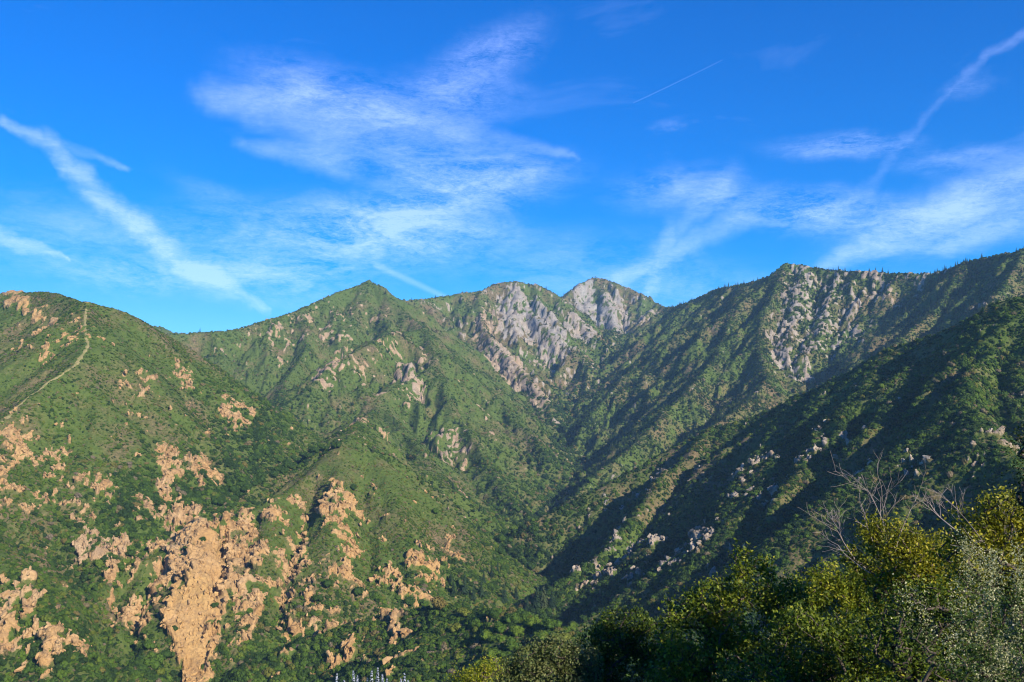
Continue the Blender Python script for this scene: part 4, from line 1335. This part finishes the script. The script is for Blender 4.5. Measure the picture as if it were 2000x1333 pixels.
plant('oak_tree', 'tall-topped olive oak with two leafy spires, middle of the foreground trees', 'tree', 30,
      [(1455, 1098, 20, 28), (1490, 1106, 16, 22), (1465, 1150, 60, 40), (1535, 1175, 42, 50), (1390, 1165, 40, 38), (1330, 1195, 40, 34), (1460, 1220, 90, 70), (1360, 1250, 80, 60), (1440, 1310, 120, 60), (1330, 1320, 70, 50)],
      1450, LEAF_OAK, 620, 40, .12, 11, base_y=31)
plant('oak_tree', 'broad olive oak with a flat sunlit top behind the spired oak', 'tree', 35,
      [(1640, 1125, 52, 30), (1585, 1150, 42, 36), (1690, 1150, 50, 36), (1620, 1200, 90, 60), (1700, 1200, 70, 50)], 1640, LEAF_OAK, 420, 40, .13, 12, tint0=.6)
plant('oak_tree', 'golden oak with bare dead branches standing out of its top', 'tree', 27,
      [(1745, 1050, 50, 30), (1700, 1030, 26, 24), (1800, 1075, 50, 32), (1735, 1095, 80, 40), (1850, 1120, 60, 40), (1780, 1150, 90, 40)], 1770, LEAF_GOLD, 420, 36, .105, 13, tint0=.5,
      dead=[(1735, 1080, 1716, 955), (1740, 1080, 1744, 945), (1748, 1080, 1772, 962), (1730, 1085, 1690, 975), (1715, 1080, 1662, 985), (1700, 1095, 1645, 1020), (1690, 1110, 1608, 1045), (1700, 1120, 1625, 1075)])
plant('oak_tree', 'golden rounded oak at the right edge above the flowering brush', 'tree', 22,
      [(1955, 1000, 52, 36), (1895, 1035, 46, 34), (1975, 1050, 60, 50), (1910, 1090, 70, 46), (2060, 1040, 80, 80), (1990, 1130, 80, 50), (1965, 975, 14, 22)], 1960, LEAF_GOLD, 520, 38, .09, 14, tint0=.5,
      dead=[(1865, 1035, 1815, 990), (1880, 1050, 1850, 1005), (1950, 1100, 1900, 1060), (1990, 1090, 1960, 1040)])
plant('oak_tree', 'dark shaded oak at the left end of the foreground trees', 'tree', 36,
      [(1225, 1220, 52, 36), (1175, 1255, 46, 40), (1275, 1250, 56, 44), (1230, 1310, 100, 60), (1160, 1320, 60, 40), (1310, 1300, 50, 50)], 1230, LEAF_OAK, 480, 40, .13, 15, tint0=.16)  # low tint puts this oak's shade into its leaf colour
plant('oak_tree', 'low shade-darkened oak in front of the spired oak', 'tree', 23,
      [(1590, 1265, 90, 50), (1700, 1255, 90, 56), (1500, 1320, 100, 40), (1640, 1330, 140, 60), (1560, 1220, 50, 30)], 1600, LEAF_OAK, 560, 40, .10, 16, tint0=.3)  # added to fill the crowns' inner shade, which is put into its leaf tint
plant('oak_tree', 'twiggy dark oak with a leaning black trunk behind the flowering brush', 'tree', 19,
      [(1800, 1190, 70, 44), (1870, 1190, 60, 50), (1750, 1260, 70, 60), (1840, 1290, 90, 60)], 1830, LEAF_OAK, 420, 28, .08, 17, tint0=.3, rk=.013)
plant('leafy_shrub', 'grey-olive shrub at the bottom edge left of the dark oak', 'shrub', 33,
      [(1040, 1285, 34, 28), (1092, 1268, 30, 26), (1130, 1292, 40, 34), (1008, 1318, 44, 28), (1080, 1330, 90, 40)], 1080, LEAF_GREY, 330, 40, .11, 18, tint0=.55, trunk_f=.6)
plant('leafy_shrub', 'small yellow-green shrub tip at the bottom edge', 'shrub', 30, [(930, 1322, 26, 16), (958, 1308, 16, 16), (905, 1332, 26, 12)], 935, LEAF_OAK, 110, 40, .07, 19, tint0=.75, trunk_f=.8)
plant('leafy_shrub', 'dark leafy branch hanging in at the right edge', 'shrub', 13, [(2030, 880, 42, 60), (2015, 960, 34, 40), (2070, 930, 50, 90)], 2080, LEAF_DARK, 160, 26, .045, 20, tint0=.5, rk=.009)
plant('flowering_brush', 'large cream-flowered brush filling the lower right corner', 'shrub', 8.5,
      [(1905, 1240, 40, 50), (1960, 1195, 40, 46), (1995, 1160, 30, 30), (1890, 1300, 46, 46), (1960, 1280, 60, 60), (2030, 1220, 60, 80), (1925, 1340, 60, 30), (2000, 1340, 60, 50)],
      1990, LEAF_BRUSH, 170, 34, .032, 21, twig=.045, rmin=.0022, rk=.003, flowers=(60, .0165, .7), trunk_f=.3, bark=mat_bark, shell=.3)
plant('flowering_brush', 'shaded cream-flowered brush left of the corner brush', 'shrub', 11,
      [(1765, 1218, 14, 14), (1795, 1245, 20, 26), (1822, 1275, 18, 26)], 1830, LEAF_BRUSH, 60, 16, .024, 22, twig=.06, rmin=.0025, rk=.003, flowers=(12, .02, .8), trunk_f=.3, shell=.3)
plant('flowering_brush', 'pale cream-flowered sprig above the corner brush', 'shrub', 12,
      [(1885, 1130, 12, 14), (1905, 1150, 16, 16), (1935, 1165, 18, 14)], 1950, LEAF_BRUSH, 60, 18, .024, 23, twig=.06, rmin=.0025, rk=.003, flowers=(30, .02, .8), trunk_f=.3, shell=.3)


def lupine(px0, spikes, Y, seed, label):
    rs = np.random.RandomState(seed)
    bx = pt(px0, 1300, Y)[0]
    base = np.array([bx, Y, float(height(np.array([bx]), np.array([Y]))[0])])
    e = empty('lupine', base, label=label, category='flower', group='lupines at the bottom edge')
    A, B, P_, N_, Lp, Ln = [], [], [], [], [], []
    for (px_, py_) in spikes:
        top = pt(px_, py_, Y + rs.normal() * .15) - base
        b0 = np.array([rs.normal() * .05, rs.normal() * .05, 0])
        m1 = b0 + (top - b0) * .55 + rs.normal(size=3) * .03
        A += [b0, m1]; B += [m1, top]
        d = unit(top - m1)
        for i in range(13):
            f = i / 12; c = top - d * (.17 * (1 - f))
            R = .015 * (1 - f) ** .7 + .003
            for k in range(8):
                a = 2 * pi * (k + rs.rand()) / 8
                P_.append(c + np.array([R * cos(a), R * sin(a), rs.normal() * .003])); N_.append((cos(a), sin(a), .4))
        for k in range(60):
            f = .3 + rs.rand() * .6
            c = b0 + (top - b0) * f; a = rs.rand() * 6.28; q = .06 * rs.rand() + .02
            Lp.append(c + np.array([q * cos(a), q * sin(a), .02])); Ln.append((.4 * cos(a), .4 * sin(a), 1))
    A, B = np.array(A), np.array(B)
    link(bpy.data.objects.new('stems', tubes_mesh('stems', A, B, np.full(len(A), .005), np.full(len(A), .004), 5, LEAF_BRUSH)), e)
    link(bpy.data.objects.new('petals', leaves_mesh('petals', np.array(P_), unit(np.array(N_)), .010 + .005 * rs.rand(len(P_)), rs, PETAL, .5 + .3 * rs.normal(size=len(P_)), .8)), e)
    link(bpy.data.objects.new('leaves', leaves_mesh('leaves', np.array(Lp), unit(np.array(Ln)), .045 + .03 * rs.rand(len(Lp)), rs, LEAF_BRUSH, .55 + .2 * rs.normal(size=len(Lp)), .35)), e)


lupine(735, [(738, 1306), (726, 1312), (747, 1320), (718, 1326), (756, 1328), (735, 1330)], 6.0, 31, "cluster of pale lavender lupine spikes at the bottom edge")
lupine(790, [(790, 1318), (783, 1328), (797, 1332)], 6.2, 32, "small lupine with three pale spikes right of the cluster")
lupine(675, [(658, 1318), (690, 1312), (698, 1322), (672, 1330)], 5.8, 33, 'thin lupine with leafy stems left of the cluster')

# ------------------------------------------------------------------ air
mat_haze = bpy.data.materials.new('haze'); mat_haze.use_nodes = True
nt = mat_haze.node_tree; nt.nodes.clear()
hz = nt.nodes.new('ShaderNodeVolumePrincipled'); ho = nt.nodes.new('ShaderNodeOutputMaterial')
hz.inputs['Color'].default_value = (.36, .66, 1.0, 1); hz.inputs['Density'].default_value = 4.5e-5; hz.inputs['Anisotropy'].default_value = 0.0
nt.links.new(hz.outputs[0], ho.inputs['Volume'])
x0, x1, y0, y1, z0, z1 = -4200, 4200, -220, 5000, -460, 660
V = np.array([(x, y, z) for z in (z0, z1) for y in (y0, y1) for x in (x0, x1)], float)
Fq = np.array([(0, 2, 3, 1), (4, 5, 7, 6), (0, 1, 5, 4), (2, 6, 7, 3), (0, 4, 6, 2), (1, 3, 7, 5)])
me = mesh_from_arrays('haze', V, Fq, False); me.materials.append(mat_haze)
link(bpy.data.objects.new('haze', me), kind='stuff', label='thin blue haze in the air over the canyon')
